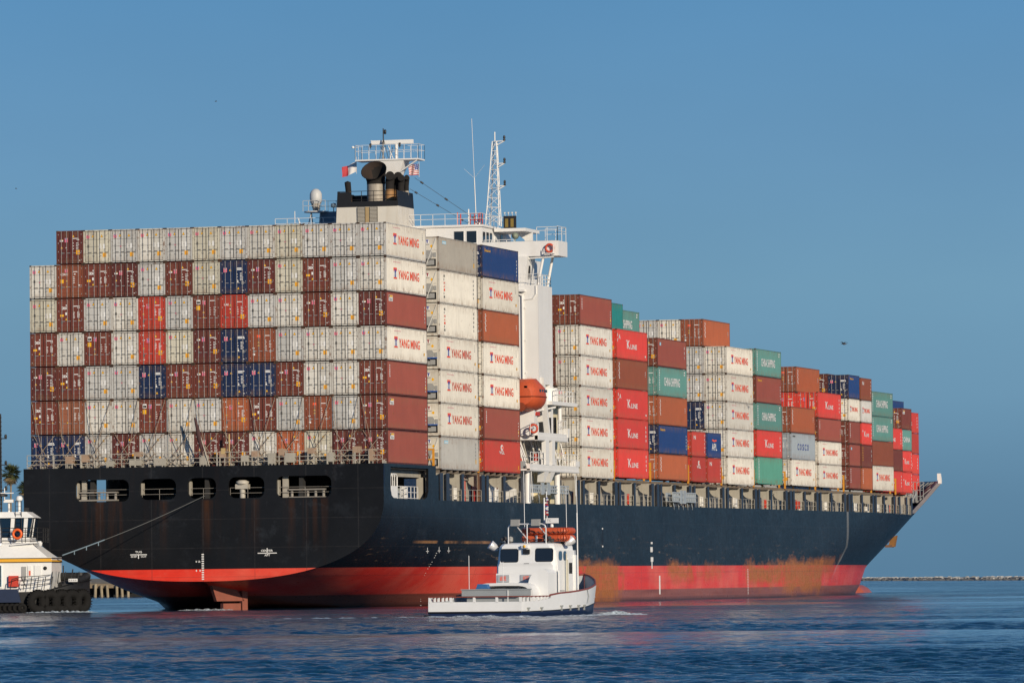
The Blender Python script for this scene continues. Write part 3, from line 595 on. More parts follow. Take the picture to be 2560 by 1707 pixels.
# ------------------------------------------------------------------ the ship
def hull_material():
    m = bpy.data.materials.new('hull_paint'); m.use_nodes = True; nt = m.node_tree; N = nt.nodes.new; L = nt.links.new; b = nt.nodes['Principled BSDF']
    b.inputs['Roughness'].default_value = .3; b.inputs['Specular IOR Level'].default_value = .15
    tc = N('ShaderNodeTexCoord'); sp = N('ShaderNodeSeparateXYZ'); L(tc.outputs['Object'], sp.inputs[0])
    def noise(scale, vec=(1, 1, 1), detail=6, rough=.6):
        v = N('ShaderNodeVectorMath'); v.operation = 'MULTIPLY'; L(tc.outputs['Object'], v.inputs[0]); v.inputs[1].default_value = vec
        n = N('ShaderNodeTexNoise'); L(v.outputs[0], n.inputs['Vector']); n.inputs['Scale'].default_value = scale; n.inputs['Detail'].default_value = detail; n.inputs['Roughness'].default_value = rough; return n.outputs[0]
    def rng(x, a, c, lo=0, hi=1):
        r = N('ShaderNodeMapRange'); L(x, r.inputs[0]); r.inputs[1].default_value = a; r.inputs[2].default_value = c; r.inputs[3].default_value = lo; r.inputs[4].default_value = hi; return r.outputs[0]
    def mul(*xs):
        o = xs[0]
        for x in xs[1:]:
            k = N('ShaderNodeMath'); k.operation = 'MULTIPLY'; L(o, k.inputs[0]); L(x, k.inputs[1]); o = k.outputs[0]
        return o
    def mix(f, a, c):
        k = N('ShaderNodeMix'); k.data_type = 'RGBA'; L(f, k.inputs[0])
        for s, i in ((a, 6), (c, 7)):
            if isinstance(s, tuple): k.inputs[i].default_value = (*s, 1)
            else: L(s, k.inputs[i])
        return k.outputs[2]
    z = sp.outputs['Z']; y = sp.outputs['Y']
    big = noise(.12); fine = noise(2.2, (1, 1, 1), 8, .7); stk = noise(.8, (1, 1, .07), 5); hor = noise(.5, (.25, .12, 2.2), 6, .65)
    red = mix(rng(big, .42, .60), (.70, .042, .025), (.73, .115, .075)); red = mix(rng(hor, .50, .72, 0, .55), red, (.36, .03, .02)); red = mix(rng(fine, .62, .8, 0, .4), red, (.62, .25, .20))
    low = mix(rng(hor, .35, .7), (.20, .058, .040), (.31, .105, .078)); low = mix(rng(z, .12, -.30), low, (.055, .022, .016))
    navy = mix(rng(big, .35, .65), (.0078, .0080, .0090), (.0140, .0150, .0175)); navy = mix(rng(stk, .58, .78, 0, .5), navy, (.022, .013, .010)); navy = mix(rng(fine, .60, .80, 0, .30), navy, (.030, .036, .046))
    col = mix(rng(z, .76, .86), low, red); col = mix(rng(z, 3.12, 3.16), col, navy)
    # worn, rusted lengths of the boot-top: each (from, to, foot, head) along the side
    def math2(op, a, c):
        k = N('ShaderNodeMath'); k.operation = op
        for s, q in ((a, 0), (c, 1)):
            if isinstance(s, (int, float)): k.inputs[q].default_value = s
            else: L(s, k.inputs[q])
        return k.outputs[0]
    yw = math2('ADD', y, rng(noise(.35, (0, 1, 1), 5, .7), .25, .75, -4.0, 4.0)); zw = math2('ADD', z, rng(noise(.5, (0, .5, 1), 5, .7), .25, .75, -.9, .9))
    tot = None
    for a, c, f0, f1, st in ((63, 77.5, -.1, 3.4, 1), (97, 107, 1.8, 3.2, .9), (112, 120, 2.0, 3.1, .6), (132, 149, 1.2, 3.3, 1), (150, 171, .4, 3.6, 1), (171, 178, 2.2, 3.9, .7)):
        w = mul(rng(yw, a-1.2, a+.8), rng(yw, c+1.2, c-.8), rng(zw, f0-.7, f0+.5), rng(zw, f1+.55, f1-.45, 0, st), rng(hor, .28, .45, .6, 1)); tot = w if tot is None else math2('MAXIMUM', tot, w)
    f = mul(tot, rng(noise(.8, (.4, .22, 3.0), 6, .7), .34, .50, .72, 1), rng(noise(.9, (.3, 1.6, .12), 5, .6), .34, .50, .75, 1), rng(fine, .2, .5, .65, 1), rng(x_ := sp.outputs['X'], 2, 4))
    col = mix(f, col, mix(rng(fine, .45, .75), (.42, .135, .014), (.27, .085, .016)))
    scr = mul(rng(noise(1.4, (.6, .30, 2.4), 8, .75), .60, .68), rng(z, 7.2, 3.6), rng(z, 3.1, 3.4), rng(y, -1, 2), rng(x_, 2, 4)); col = mix(mul(scr, rng(y, 185, 170)), col, (.30, .19, .11))
    rub = mul(rng(noise(.5, (0, .25, 0), 4), .45, .55), rng(z, 5.15, 5.2), rng(z, 5.45, 5.35), rng(y, 9, 11), rng(y, 33, 30), rng(x_, 2, 4)); col = mix(rub, col, (.30, .15, .06))
    sy = math2('SUBTRACT', y, rng(z, .8, 5.2, 177.0, 183.2)); ws = mul(rng(sy, -.7, -.3), rng(sy, .7, .15), rng(stk, .35, .6, .2, .6), rng(x_, 2, 4), rng(z, .9, 3.5)); col = mix(ws, col, (.40, .38, .34))
    seam = mul(rng(sy, -2.5, 30), rng(noise(.3, (1, 1, .2)), .55, .75, 0, .3)); col = mix(mul(seam, rng(z, 3.2, 3.6)), col, (.03, .04, .055))
    runs = None
    for xa, xb, st in ((-10.6, -7.0, .55), (-4.2, -3.2, .6), (.1, 1.0, .95), (3.6, 5.0, .5), (7.4, 11.0, .5)):
        w = mul(rng(x_, xa-.3, xa+.3), rng(x_, xb+.3, xb-.3, 0, st)); runs = w if runs is None else math2('MAXIMUM', runs, w)
    runs = mul(runs, rng(z, 9.1, 8.9), rng(z, 4.2, 8.6), rng(y, -1.2, -1.45), rng(noise(2.2, (1, 1, .05), 4), .42, .62)); col = mix(runs, col, (.055, .024, .012))
    def line(v, period, w):
        a = math2('FRACT', math2('DIVIDE', v, period), 0); return math2('LESS_THAN', a, w/period)
    seams = math2('MAXIMUM', mul(line(y, 9.6, .10), rng(y, 2, 3)), math2('MAXIMUM', line(z, 2.45, .045), mul(line(x_, 4.6, .08), rng(y, 0, -1)))); col = mix(mul(seams, rng(fine, .3, .6, .10, .45)), col, (.045, .042, .042))
    scuff = mul(rng(noise(.9, (.5, .16, .5), 7, .7), .56, .66), rng(z, 2.8, 4), rng(noise(.05, (1, 1, 1), 2), .4, .55, 0, .6)); col = mix(scuff, col, (.035, .040, .048))
    L(col, b.inputs['Base Color'])
    dn = N('ShaderNodeBump'); dn.inputs['Distance'].default_value = .10; dn.inputs['Strength'].default_value = .5; L(noise(.33, (1, .8, 1), 2, .4), dn.inputs['Height']); L(dn.outputs[0], b.inputs['Normal'])
    L(rng(fine, .3, .7, .24, .40), b.inputs['Roughness']); return m
M_HULL = hull_material()
M_NAVY = mat('ship_navy_paint', (.022, .032, .050), .45, .15, .12, .25)
M_BLACK = mat('funnel_black', (.008, .008, .009), .55, .2)
M_BEIGE = mat('deck_beige', (.36, .335, .28), .6, .12, .12, .30)
M_RAILB = mat('pale_rail_paint', (.42, .39, .33), .55, .1, .2)
M_GREY = mat('deck_grey', (.30, .32, .32), .6, .12, .1, .2)
M_SHIPW = mat('ship_white', (.735, .72, .69), .45, .05, 0, .14, scale=.5, dirt=(.42, .36, .27))
M_RAILW = mat('white_rail', (.75, .74, .71), .45, .03)
M_FUNW = mat('funnel_cream', (.64, .60, .52), .5, .06, 0, .30, scale=.5, dirt=(.34, .24, .13))
M_GLASS = mat('dark_glass', (.012, .018, .028), .08, 0)
M_DARK = mat('dark_recess', (.015, .015, .016), .8, 0)
M_SOOT = mat('soot', (.010, .008, .007), .9, 0)
M_STEEL = mat('exhaust_steel', (.36, .32, .26), .5, .15, .15, .5, scale=1.5)
M_ORANGE = mat('safety_orange', (.50, .085, .028), .5, .12, .08, .2)
M_RACK = mat('rack_yellow', (.60, .26, .02), .6, .15, .3)
M_RUSTY = mat('rusty_steel', (.16, .085, .05), .8, .25, .5)
M_RODS = mat('lashing_steel', (.30, .235, .17), .6, .2, .5)
M_REDP = mat('deck_red', (.50, .04, .02), .5, .1)
M_TEALB = mat('grey_blue_paint', (.10, .15, .20), .5, .1)
M_BROWN = mat('rudder_paint', (.24, .070, .042), .5, .15, .1, .2)
M_ROPE = mat('rope', (.34, .36, .36), .8, .2)
HB = 16.1
STEM = [(-3, 255), (-.35, 256), (.8, 258), (2.9, 261), (3.6, 262), (7, 268), (10, 275), (13.2, 280), (14.7, 282)]
BY1 = [(-3, 146), (-.35, 150), (.8, 155), (2.9, 160), (3.6, 162), (7, 180), (10, 200), (13.2, 215), (14.7, 220)]
BP = [(-3, 1.9), (.8, 1.93), (2.9, 1.92), (3.6, 2.05), (7, 2.47), (10, 2.54), (13.2, 3.03), (14.7, 3.03)]
ZC = [(-1.5, 2.1), (8, 0), (20, -1.66), (35, -7.5), (50, -13)]
ZT = [(-1.5, 9.0), (25, 8.2), (50, 5.0), (75, 0)]
ZTOP = [(-1.5, 8.75), (12, 8.9), (60, 8.98), (130, 9.16), (196, 9.25), (236, 9.3), (240, 9.6), (243, 10.4), (247, 12.0), (250, 13.2), (252.5, 13.65), (282, 14.0)]
def halfb(y, z):
    if y > 140:
        a, s, p = interp(z, BY1), interp(z, STEM), interp(z, BP)
        t = max(0.0, (y-a)/(s-a)); return max(0.0, HB*(1-t**p)) if t < 1 else 0.0
    if y < 75:
        zc, zt = interp(y, ZC), interp(y, ZT)
        if z >= zt: return HB
        q = min(1, (zt-z)/(zt-zc)); return HB*max(0.0, 1-q**2.4)**(1/2.4)
    return HB
def zlow(y):
    if y < 75: return max(-3.0, interp(y, ZC))
    if y > 255:
        for (za, ya), (zb, yb) in zip(STEM[:-1], STEM[1:]):
            if y <= yb: return max(-3.0, lerp(za, zb, (y-ya)/(yb-ya)))
        return 14.69
    return -3.0
def hull():
    ys = [-1.5, -.5, 1, 3, 5, 7, 9, 12, 15, 18, 22, 26, 30, 35, 40, 46, 52, 60, 68, 75, 95, 115, 135, 150, 160, 170, 180, 188, 196, 203, 210, 216, 221, 226, 230, 233, 236, 238, 240, 242, 244, 246, 248, 250, 252, 254, 256, 258, 260, 262, 264, 266, 268, 270, 272, 274, 276, 278, 279.5, 280.8, 281.7]
    nz = 34; b = MB()
    for sg in (1, -1):
        rings = []
        for y in ys:
            a, t = zlow(y), interp(y, ZTOP); ring = []
            for i in range(nz+1):
                u = i/nz; u = u**1.6 if y < 75 else u
                z = a+(t-a)*u; ring.append((sg*halfb(y, z), y, z))
            rings.append(ring)
        b.loft(rings if sg < 0 else rings, 0, False, False, True)
    me = b.mesh('hull', M_HULL)
    me.validate(); o = link('hull', me, SHIP)
    md = o.modifiers.new('weld', 'WELD'); md.merge_threshold = .01
    return o
SHIP = thing('container_ship', 'huge dark blue container ship with red waterline band seen from astern', 'ship', (0, 0, 0))
hull()
def superc(y0):
    """transom outline, counter-clockwise from port top"""
    pts = []
    n = 40
    for i in range(n+1):
        x = -HB+2*HB*i/n if 0 < i < n else (-HB if i == 0 else HB)
        pts.append((x, 0))
    out = []
    for i in range(-30, 31):
        t = i/30*math.pi/2; x = HB*math.copysign(abs(math.sin(t))**(2/2.4), t); z = 9.0-6.9*abs(math.cos(t))**(2/2.4); out.append((x, z))
    return [(-HB, 11.88)]+out+[(HB, 11.88)]
def stern():
    holes = [rrect(-11.38, -6.57, 8.98, 10.84, .55), rrect(-5.57, -2.34, 9.08, 10.86, .6), rrect(-1.27, 1.24, 9.12, 10.88, .6), rrect(2.35, 5.55, 9.12, 10.9, .6), rrect(6.62, 11.49, 9.1, 10.92, .55)]
    bas = Matrix(((1, 0, 0, 0), (0, 0, -1, -1.5), (0, 1, 0, 0), (0, 0, 0, 1)))
    sheet_with_holes('transom', superc(-1.5), holes, .24, M_HULL, SHIP, bas)
    # quarter plating above the main deck with the mooring-deck opening
    for sg in (1, -1):
        bas = Matrix(((0, 0, 1, sg*(HB-.12)), (1, 0, 0, 0), (0, 1, 0, 0), (0, 0, 0, 1)))
        op = [(1.4, 8.95), (10.6, 8.95), (11.4, 9.15), (11.85, 9.7), (11.85, 11.6), (.5, 11.6), (.5, 9.7), (.75, 9.2)]
        sheet_with_holes('quarter_plating', [(-1.37, 8.72), (15.0, 8.72), (15.0, 11.1), (14.2, 11.1), (14.2, 11.88), (-1.37, 11.88)], [op], .22, M_HULL, SHIP, bas)
    b = MB()                                                        # mooring deck: floor, roof, aft bulkhead
    b.box(-15.9, 15.9, -1.35, 14.9, 8.40, 8.55); b.box(-15.9, 15.9, -1.35, 14.9, 11.45, 11.60); b.box(-13.0, 13.0, 14.6, 14.9, 8.56, 11.44)
    for x in (-10.2, 0.1, 8.5): b.box(x, x+.35, -1.2, -.5, 8.56, 11.4)
    b.build('mooring_deck', mat('mooring_deck_paint', (.022, .021, .020), .85, .2), SHIP)  # near black: the shade of the interior is put into the deck colour
    for x in (-9.0, -4.0, 3.6, 8.9):
        wb = MB(); wb.tube((x-1.1, 3.2, 9.2), (x+1.1, 3.2, 9.2), .45, 12); wb.tube((x-1.1, 3.2, 9.2), (x-.95, 3.2, 9.2), .65, 12); wb.tube((x+.95, 3.2, 9.2), (x+1.1, 3.2, 9.2), .65, 12); wb.box(x-1.3, x+1.3, 2.7, 3.7, 8.56, 8.9)
        wb.build('mooring_winch', mat('dark_winch', (.05, .048, .042), .6, .2), SHIP)  # winch colour darkened too, for the shaded interior
    for x0, x1 in ((-11.3, -6.65), (-5.5, -2.4), (-1.2, 1.2), (2.4, 5.5), (6.7, 11.4)):
        rb = MB(); rb.rail((x0, -1.25, 9.0), (x1, -1.25, 9.0), 1.0, max(2, int((x1-x0)/1.6)), (1.0, .55), .025); rb.build('opening_railing', mat('dark_rail', (.24, .22, .19), .6, .15, .2), SHIP)  # darker copy of the pale rail paint
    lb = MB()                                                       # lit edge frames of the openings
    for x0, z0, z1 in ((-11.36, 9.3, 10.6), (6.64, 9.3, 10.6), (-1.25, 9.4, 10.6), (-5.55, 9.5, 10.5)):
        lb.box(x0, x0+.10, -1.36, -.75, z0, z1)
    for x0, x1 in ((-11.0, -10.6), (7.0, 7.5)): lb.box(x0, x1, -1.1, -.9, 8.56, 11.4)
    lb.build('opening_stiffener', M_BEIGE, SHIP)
    for x, w in ((-9.5, 3.4), (9.2, 3.2)):                          # roller fairleads
        f = MB(); f.box(x-w/2, x+w/2, -1.3, -.7, 9.05, 9.18); f.box(x-w/2, x+w/2, -1.3, -.7, 9.72, 9.84)
        for k in range(5): f.tube((x-w/2+.2+k*(w-.4)/4, -1.0, 9.18), (x-w/2+.2+k*(w-.4)/4, -1.0, 9.72), .13, 8)
        f.build('roller_fairlead', mat('dark_rail', (.24, .22, .19)), SHIP)
    s = MB(); s.tube((3.4, -1.0, 8.56), (3.4, -1.0, 10.0), .25, 8); s.box(2.85, 3.95, -1.3, -.6, 9.9, 10.3); s.lathe([(.5, 0), (.6, .2), (.3, .35)], (3.4, -1.0, 10.3), 10); s.build('mooring_capstan', M_RAILB, SHIP)
    # rudder, horn, and draught marks
    rd = MB(); rd.box(-.4, .4, 4.6, 6.4, -2, 1.2); rd.prism([(6.4, 1.2), (11, .4), (11, -2), (6.4, -2)], lambda y, z: (-.35, y, z), lambda y, z: (.35, y, z)); rd.build('skeg', M_BROWN, SHIP)
    r2 = MB(); ang = R(38); rot = lambda u, v, w: (.05+u*math.sin(ang)+w*math.cos(ang), .1+u*math.cos(ang)-w*math.sin(ang), v)
    for poly in ([(0, 1.95), (2.2, 1.75), (3.4, .40), (.55, .40)], [(1.2, .20), (3.0, .20), (3.0, -2), (1.2, -2)], [(3.15, 1.5), (3.7, 1.5), (3.7, -2), (3.15, -2)]):
        r2.prism(poly, lambda u, v: rot(u, v, -.22), lambda u, v: rot(u, v, .22))
    r2.build('rudder', M_BROWN, SHIP)
    dm = MB(); Yt = -1.625
    for k in range(12): dm.box(-.10, .10, Yt-.006, Yt, 2.25+k*.19, 2.25+k*.19+.10)
    for z in (2.95, 3.72): dm.text('12' if z > 3.3 else '11', (-.62, Yt-.004, z), (1, 0, 0), (0, 0, 1), .42, .14)
    dm.box(-6.5, -5.0, Yt-.006, Yt, 4.40, 4.47); dm.box(-5.80, -5.72, Yt-.006, Yt, 4.10, 4.40); dm.text('TUG', (-6.05, Yt-.004, 4.58), (1, 0, 0), (0, 0, 1), .6, .17); dm.text('SHIP', (-6.45, Yt-.004, 4.2), (1, 0, 0), (0, 0, 1), .55, .14); dm.text('OUT', (-5.55, Yt-.004, 4.2), (1, 0, 0), (0, 0, 1), .5, .14)
    dm.box(4.9, 6.6, Yt-.006, Yt, 4.40, 4.47); dm.box(5.71, 5.78, Yt-.006, Yt, 4.3, 4.86); dm.text('CENTER', (5.2, Yt-.004, 4.56), (1, 0, 0), (0, 0, 1), 1.05, .17); dm.text('AFT', (5.5, Yt-.004, 4.18), (1, 0, 0), (0, 0, 1), .5, .16)
    dm.build('draught_marks', M_WHT, SHIP)
    # load marks on the starboard side
    hm = MB(); X = HB+.004
    def sq(y0, y1, z0, z1, m=0): hm.box(X, X+.006, y0, y1, z0, z1, m)
    for y0, z0, z1, w in ((90.2, 4.5, 5.0, .9), (90.4, 5.3, 5.5, .7), (90.3, 3.55, 4.0, 1.0), (90.6, 2.85, 3.55, .35), (93.6, .3, 2.15, .5)): sq(y0, y0+w, z0, z1)
    for k in range(16): sq(132.4, 132.7, .1+k*.17, .1+k*.17+.08)
    for k in range(26):                                             # waterline tick marks curving down the quarter
        z = 4.3-k*.19; y = interp(z, [(-.6, 24), (.4, 22), (1.5, 19), (3, 17.4), (4.6, 17)]); x = halfb(y, z)
        if k % 5 != 3: hm.box(x+.0, x+.03, y, y+.16, z, z+.10)
    for y, z in ((14.5, 4.5), (10.9, 4.45), (17.5, 4.5)): sq(y, y+.8, z, z+.05); sq(y+.35, y+.45, z-.15, z+.35)
    sq(71.2, 71.6, 5.2, 6.6, 1); sq(71.2, 71.6, 6.65, 6.8); sq(71.2, 71.6, 4.95, 5.1)
    hm.build('load_marks', [M_WHT, M_BLK], SHIP)
stern()

def poop_rail():
    Y = -1.25; Z = 11.88
    for i in range(13):
        x0 = -15.9+i*2.45; r = MB(); r.rail((x0, Y, Z), (x0+2.4, Y, Z), 1.15, 2, (1.0, .6, .3), .035); r.build('stern_railing', M_RAILB, SHIP)
    rr = random.Random(4)
    for x, w, z0, z1, m in ((-10.7, .8, .5, 1.3, 1), (-6.1, 1.5, .15, .75, 0), (-5.9, .9, .9, 1.4, 1), (-3.9, 1.5, .1, .9, 0), (-12.1, .9, .4, 1.2, 1), (0.0, .9, .1, 1.1, 0), (1.7, .7, .7, 1.4, 1), (-.9+7.9, .8, .8, 1.5, 1), (6.1, .9, .1, 1.25, 0), (7.7, 1.2, .2, 1.2, 0), (9.6, .9, .9, 1.5, 1), (11.3, .8, .2, 1.2, 0), (13.6, .9, .9, 1.6, 1), (3.7, .9, .3, 1.0, 0), (4.6, .8, .7, 1.35, 1), (-8.4, .9, .1, .7, 0), (14.9, .5, .2, 1.5, 1)):
        w *= .74; z1 = z0+(z1-z0)*.8; b = MB(); b.box(x-w/2, x+w/2, Y-.02, Y+.55, Z+z0, Z+z1, m); b.box(x-w/2+.05, x+w/2-.05, Y-.03, Y-.02, Z+z0+.05, Z+z1-.05, m)
        for s in (-1, 1): b.box(x+s*w*.42-.04, x+s*w*.42+.04, Y, Y+.08, Z, Z+z0, 0)
        b.build('reefer_socket_box', [M_BEIGE, mat('tan_box', (.34, .235, .16), .6, .15, .2)], SHIP)
    fs = MB(); fs.tube((2.3, -1.15, Z), (2.3, -1.15, Z+2.7), .07, 8); fs.box(1.6, 1.95, -1.3, -1.1, Z+1.0, Z+1.5); fs.build('stern_light_post', mat('pale_yellow_post', (.46, .33, .15), .6, .1, .2), SHIP)
    fs = MB(); fs.tube((.55, -1.2, Z-.1), (-.55, -1.9, Z+4.3), .05, 6); fs.build('ensign_staff', M_RAILB, SHIP)
    # crossed lashing rods on the two lowest tiers
    for c in range(1, 14):
        x = colx(c)
        for s in (-1, 1):
            b = MB(); b.tube((x+s*1.05, -.75, Z+.15), (x-s*.95, -.04, Z+2.85), .028, 5); b.tube((x+s*.75, -.85, Z+.15), (x-s*.55, -.85, Z+1.2), .045, 5); b.build('lashing_rod', M_RODS, SHIP)
            if (c*7+s) % 3:
                b = MB(); b.tube((x+s*.35, -.8, Z+.2), (x+s*(1.12 if (c+s) % 2 else -1.12), -.04, Z+5.75), .024, 5); b.build('lashing_rod', M_RODS, SHIP)
    b = MB()
    for i in range(27): b.box(-15.9+i*1.22, -15.9+i*1.22+.12, -1.0, -.2, Z-.05, Z+.22)
    b.box(-15.9, 15.9, -.25, 12.2, Z-.12, Z-.035); b.build('lashing_sill', M_BEIGE, SHIP)
poop_rail()

# side passage under the containers: inner wall, hatch edge, pillars with arched webs, rails
def deck_edge(y): return interp(y, ZTOP)
def passage():
    for sg in (1, -1):
        for y0, y1 in ((15.0, 42.0), (62.0, 228.0)):
            b = MB()
            z0, z1 = deck_edge(y0), deck_edge(y1)
            xs = lambda y: sg*min(14.5, halfb(y, 9.2)-1.4)
            n = 12
            for i in range(n):
                a, c = lerp(y0, y1, i/n), lerp(y0, y1, (i+1)/n)
                b.quad((xs(a), a, deck_edge(a)-.3), (xs(c), c, deck_edge(c)-.3), (xs(c), c, 11.3), (xs(a), a, 11.3))
            b.build('hatch_coaming', M_BEIGE, SHIP)
    d = MB(); n = 40
    for i in range(n):
        a, c = lerp(-1, 236, i/n), lerp(-1, 236, (i+1)/n); xa, xc = halfb(a, 9.2)-.05, halfb(c, 9.2)-.05; za, zc = deck_edge(a)-.10, deck_edge(c)-.10
        d.quad((-xa, a, za), (xa, a, za), (xc, c, zc), (-xc, c, zc))
    d.build('main_deck', M_GREY, SHIP)
    for y0, w in ((15.4, 13.2), (29.4, 13.4), (63.5, 13.2), (77.5, 13.2), (93.8, 13.3), (107.9, 14.0), (123.6, 13.2), (137.4, 13.2), (154.1, 13.2), (168.0, 13.2), (184.4, 13.7), (197.1, 13.2)):
        h = MB(); h.box(-14.6, 14.6, y0+.3, y0+w-.3, 11.29, 11.53); 
        for k in range(7): h.box(14.6, 15.9, y0+.5+k*(w-1.2)/6, y0+.7+k*(w-1.2)/6, 11.3, 11.56)
        h.build('hatch_cover', mat('hatch_paint', (.15, .125, .10), .7, .2, .3), SHIP)
    for y0, w, z in ((214.6, 13, 11.4), (228.3, 7.5, 11.5), (242.5, 13, 11.5)):
        h = MB(); hx = 13.2 if y0 < 220 else 12.6 if y0 < 240 else 9.6; h.box(-hx, hx, y0, y0+w, z-.2, z+.1); h.build('hatch_cover', M_RUSTY, SHIP)
passage()
PIL = [15.6, 17.6, 22.5, 29.0, 30.6, 36.2, 42.3, 62.6, 64.4, 70.2, 76.6, 78.3, 84.1, 91.2, 93.4, 94.9, 100.5, 107.0, 109.0, 115.0, 121.6, 123.8, 130.3, 136.6, 138.4, 144.1, 151.4, 153.6, 155.2, 160.8, 167.0, 168.9, 174.6, 181.6, 184.0, 185.6, 191.2, 197.2, 199.0, 203.8, 210.4, 214.6, 221.0, 227.6]
BAYGAP = {29.0, 42.3, 76.6, 91.2, 93.4, 107.0, 121.6, 136.6, 151.4, 153.6, 167.0, 181.6, 184.0, 197.2, 210.4}
def pillars():
    for i, y in enumerate(PIL):
        x = min(HB, halfb(y, 9.5))-.02; z0 = deck_edge(y)-.05; z1 = 11.3; w = .9 if (y in BAYGAP or y < 20) else .62
        b = MB(); dpt = 1.0
        # outer plate and arched web (web seen from astern)
        b.box(x-.08, x, y, y+w, z0, z1, 0)
        arc = [(x-.08, z0), (x-.08, z1), (x-1.55, z1)]
        for k in range(7):
            t = k/6*math.pi/2; arc.append((x-.55-1.0*(1-math.sin(t)) if False else x-.55-1.0*math.cos(t), z1-.12-(1-.0)*math.sin(t)*.95))
        arc.append((x-.55, z0))
        b.prism(arc, lambda u, v: (u, y+w*.35, v), lambda u, v: (u, y+w*.35+.12, v), 1)
        b.build('side_pillar', [M_NAVY, M_BEIGE], SHIP)
    rr = random.Random(9)
    for a, c in zip(PIL[:-1], PIL[1:]):
        if c-a < 3 or a == 42.3: continue
        x = min(HB, halfb(a, 9.5))-.12; x2 = min(HB, halfb(c, 9.5))-.12
        r = MB(); r.rail((x, a+1.0, deck_edge(a)-.1), (x2, c, deck_edge(c)-.1), 1.1, max(2, int((c-a)/1.5)), (1.0, .55), .026); r.build('side_railing', M_RAILB, SHIP)
        # doors, lockers and pipework on the inner wall
        xi = min(14.5, halfb(c, 9.2)-1.4)+.03
        f = MB(); k = rr.random()
        f.box(xi, xi+.10, c-2.2, c-1.3, deck_edge(a), deck_edge(a)+1.75, 1 if k < .5 else 0); f.box(xi+.10, xi+.12, c-2.05, c-1.45, deck_edge(a)+.15, deck_edge(a)+1.6, 2)
        f.box(xi, xi+.35, c-3.9, c-3.2, deck_edge(a)+.2, deck_edge(a)+1.2, 1 if k > .3 else 3); f.tube((xi+.12, c-1.0, deck_edge(a)), (xi+.12, c-1.0, 11.2), .06, 6, 4 if k > .6 else 1); f.tube((xi+.2, a+1, 10.9), (xi+.2, c, 10.9), .07, 6, 0)
        f.lathe([(.28, 0), (.34, .05), (.28, .1)], (xi+.05, c-2.7, deck_edge(a)+.8), 10, 2, 'X')
        f.box(xi+.01, xi+.06, c-5.0 if c-a > 5.2 else c-3, c-.4, 10.55, 11.15, 2)
        f.build('passage_fittings', [M_BEIGE, M_RAILW, M_DARK, M_REDP, M_RACK], SHIP)
    for y in (14.3, 28.6, 77.0, 91.5, 107.4, 122.0, 136.9, 152.0, 167.3, 182.3, 197.5, 211.5):   # lashing frames in the gaps between bays
        g = MB(); z = 11.5
        for xx in (15.85, 15.2, 13.3): g.box(xx-.09, xx+.09, y-.06, y+.10, z, z+1.9, 0)
        g.box(13.2, 15.9, y-.05, y+.05, z+1.75, z+1.9, 0); g.box(13.2, 15.9, y-.05, y+.05, z+.9, z+1.0, 0)
        g.box(15.7, 15.86, y+.2, y+.36, deck_edge(y), z+1.6, 1); g.tube((15.75, y+.28, z+.2), (13.7, y+.9, z+5.5), .04, 5, 1)
        g.build('lashing_frame', [M_RACK, M_RUSTY], SHIP)
pillars()
def side_opening_gear():
    b = MB(); b.box(14.6, 15.2, .6, 13.5, 10.85, 11.44); b.box(14.9, 15.5, 12.2, 12.9, 8.56, 10.85); b.build('opening_beam', M_BEIGE, SHIP)
    r = MB(); r.rail((15.9, 2.9, 8.9), (15.9, 9.2, 8.9), 1.1, 6, (1, .55, .1), .035); r.build('opening_railing', M_RAILW, SHIP)
    g = MB(); g.path([(15.95, .9, 8.95), (15.95, .9, 10.8), (15.95, 1.2, 11.0), (15.95, 2.5, 11.0), (15.95, 2.8, 10.8), (15.95, 2.8, 8.95)], .06); g.path([(15.95, 1.5, 10.0), (15.95, 1.5, 11.0)], .04); g.path([(15.95, 2.1, 10.0), (15.95, 2.1, 11.0)], .04); g.box(15.9, 16.0, .9, 2.8, 9.0, 10.0); g.build('side_gate', M_RAILW, SHIP)
    p = MB(); p.box(15.2, 15.6, 6.6, 7.0, 8.6, 10.0); p.box(13.6, 14.6, 8.2, 9.6, 8.6, 9.9, 1); p.tube((15.3, 4.4, 8.6), (15.3, 4.4, 9.6), .3, 10, 2); p.tube((14.5, 6.8, 8.6), (14.5, 6.8, 11.3), .08, 6, 1); p.build('deck_locker', [M_RAILW, M_GREY, M_TEALB], SHIP)
side_opening_gear()
def red_doors():
    for y0, y1 in ((26.5, 28.8), (30.9, 33.4)):
        b = MB(); b.box(14.53, 14.60, y0, y1, 8.95, 11.1); b.build('red_hatch_door', M_REDP, SHIP)
    b = MB(); b.box(14.2, 14.6, 36.8, 42, 8.95, 11.2); b.box(14.6, 14.63, 39.0, 39.5, 9.9, 10.5, 1); b.box(14.6, 14.62, 38.0, 38.6, 9.0, 11.0, 0); b.build('white_wall_panel', [M_SHIPW, M_RUSTY], SHIP)
red_doors()

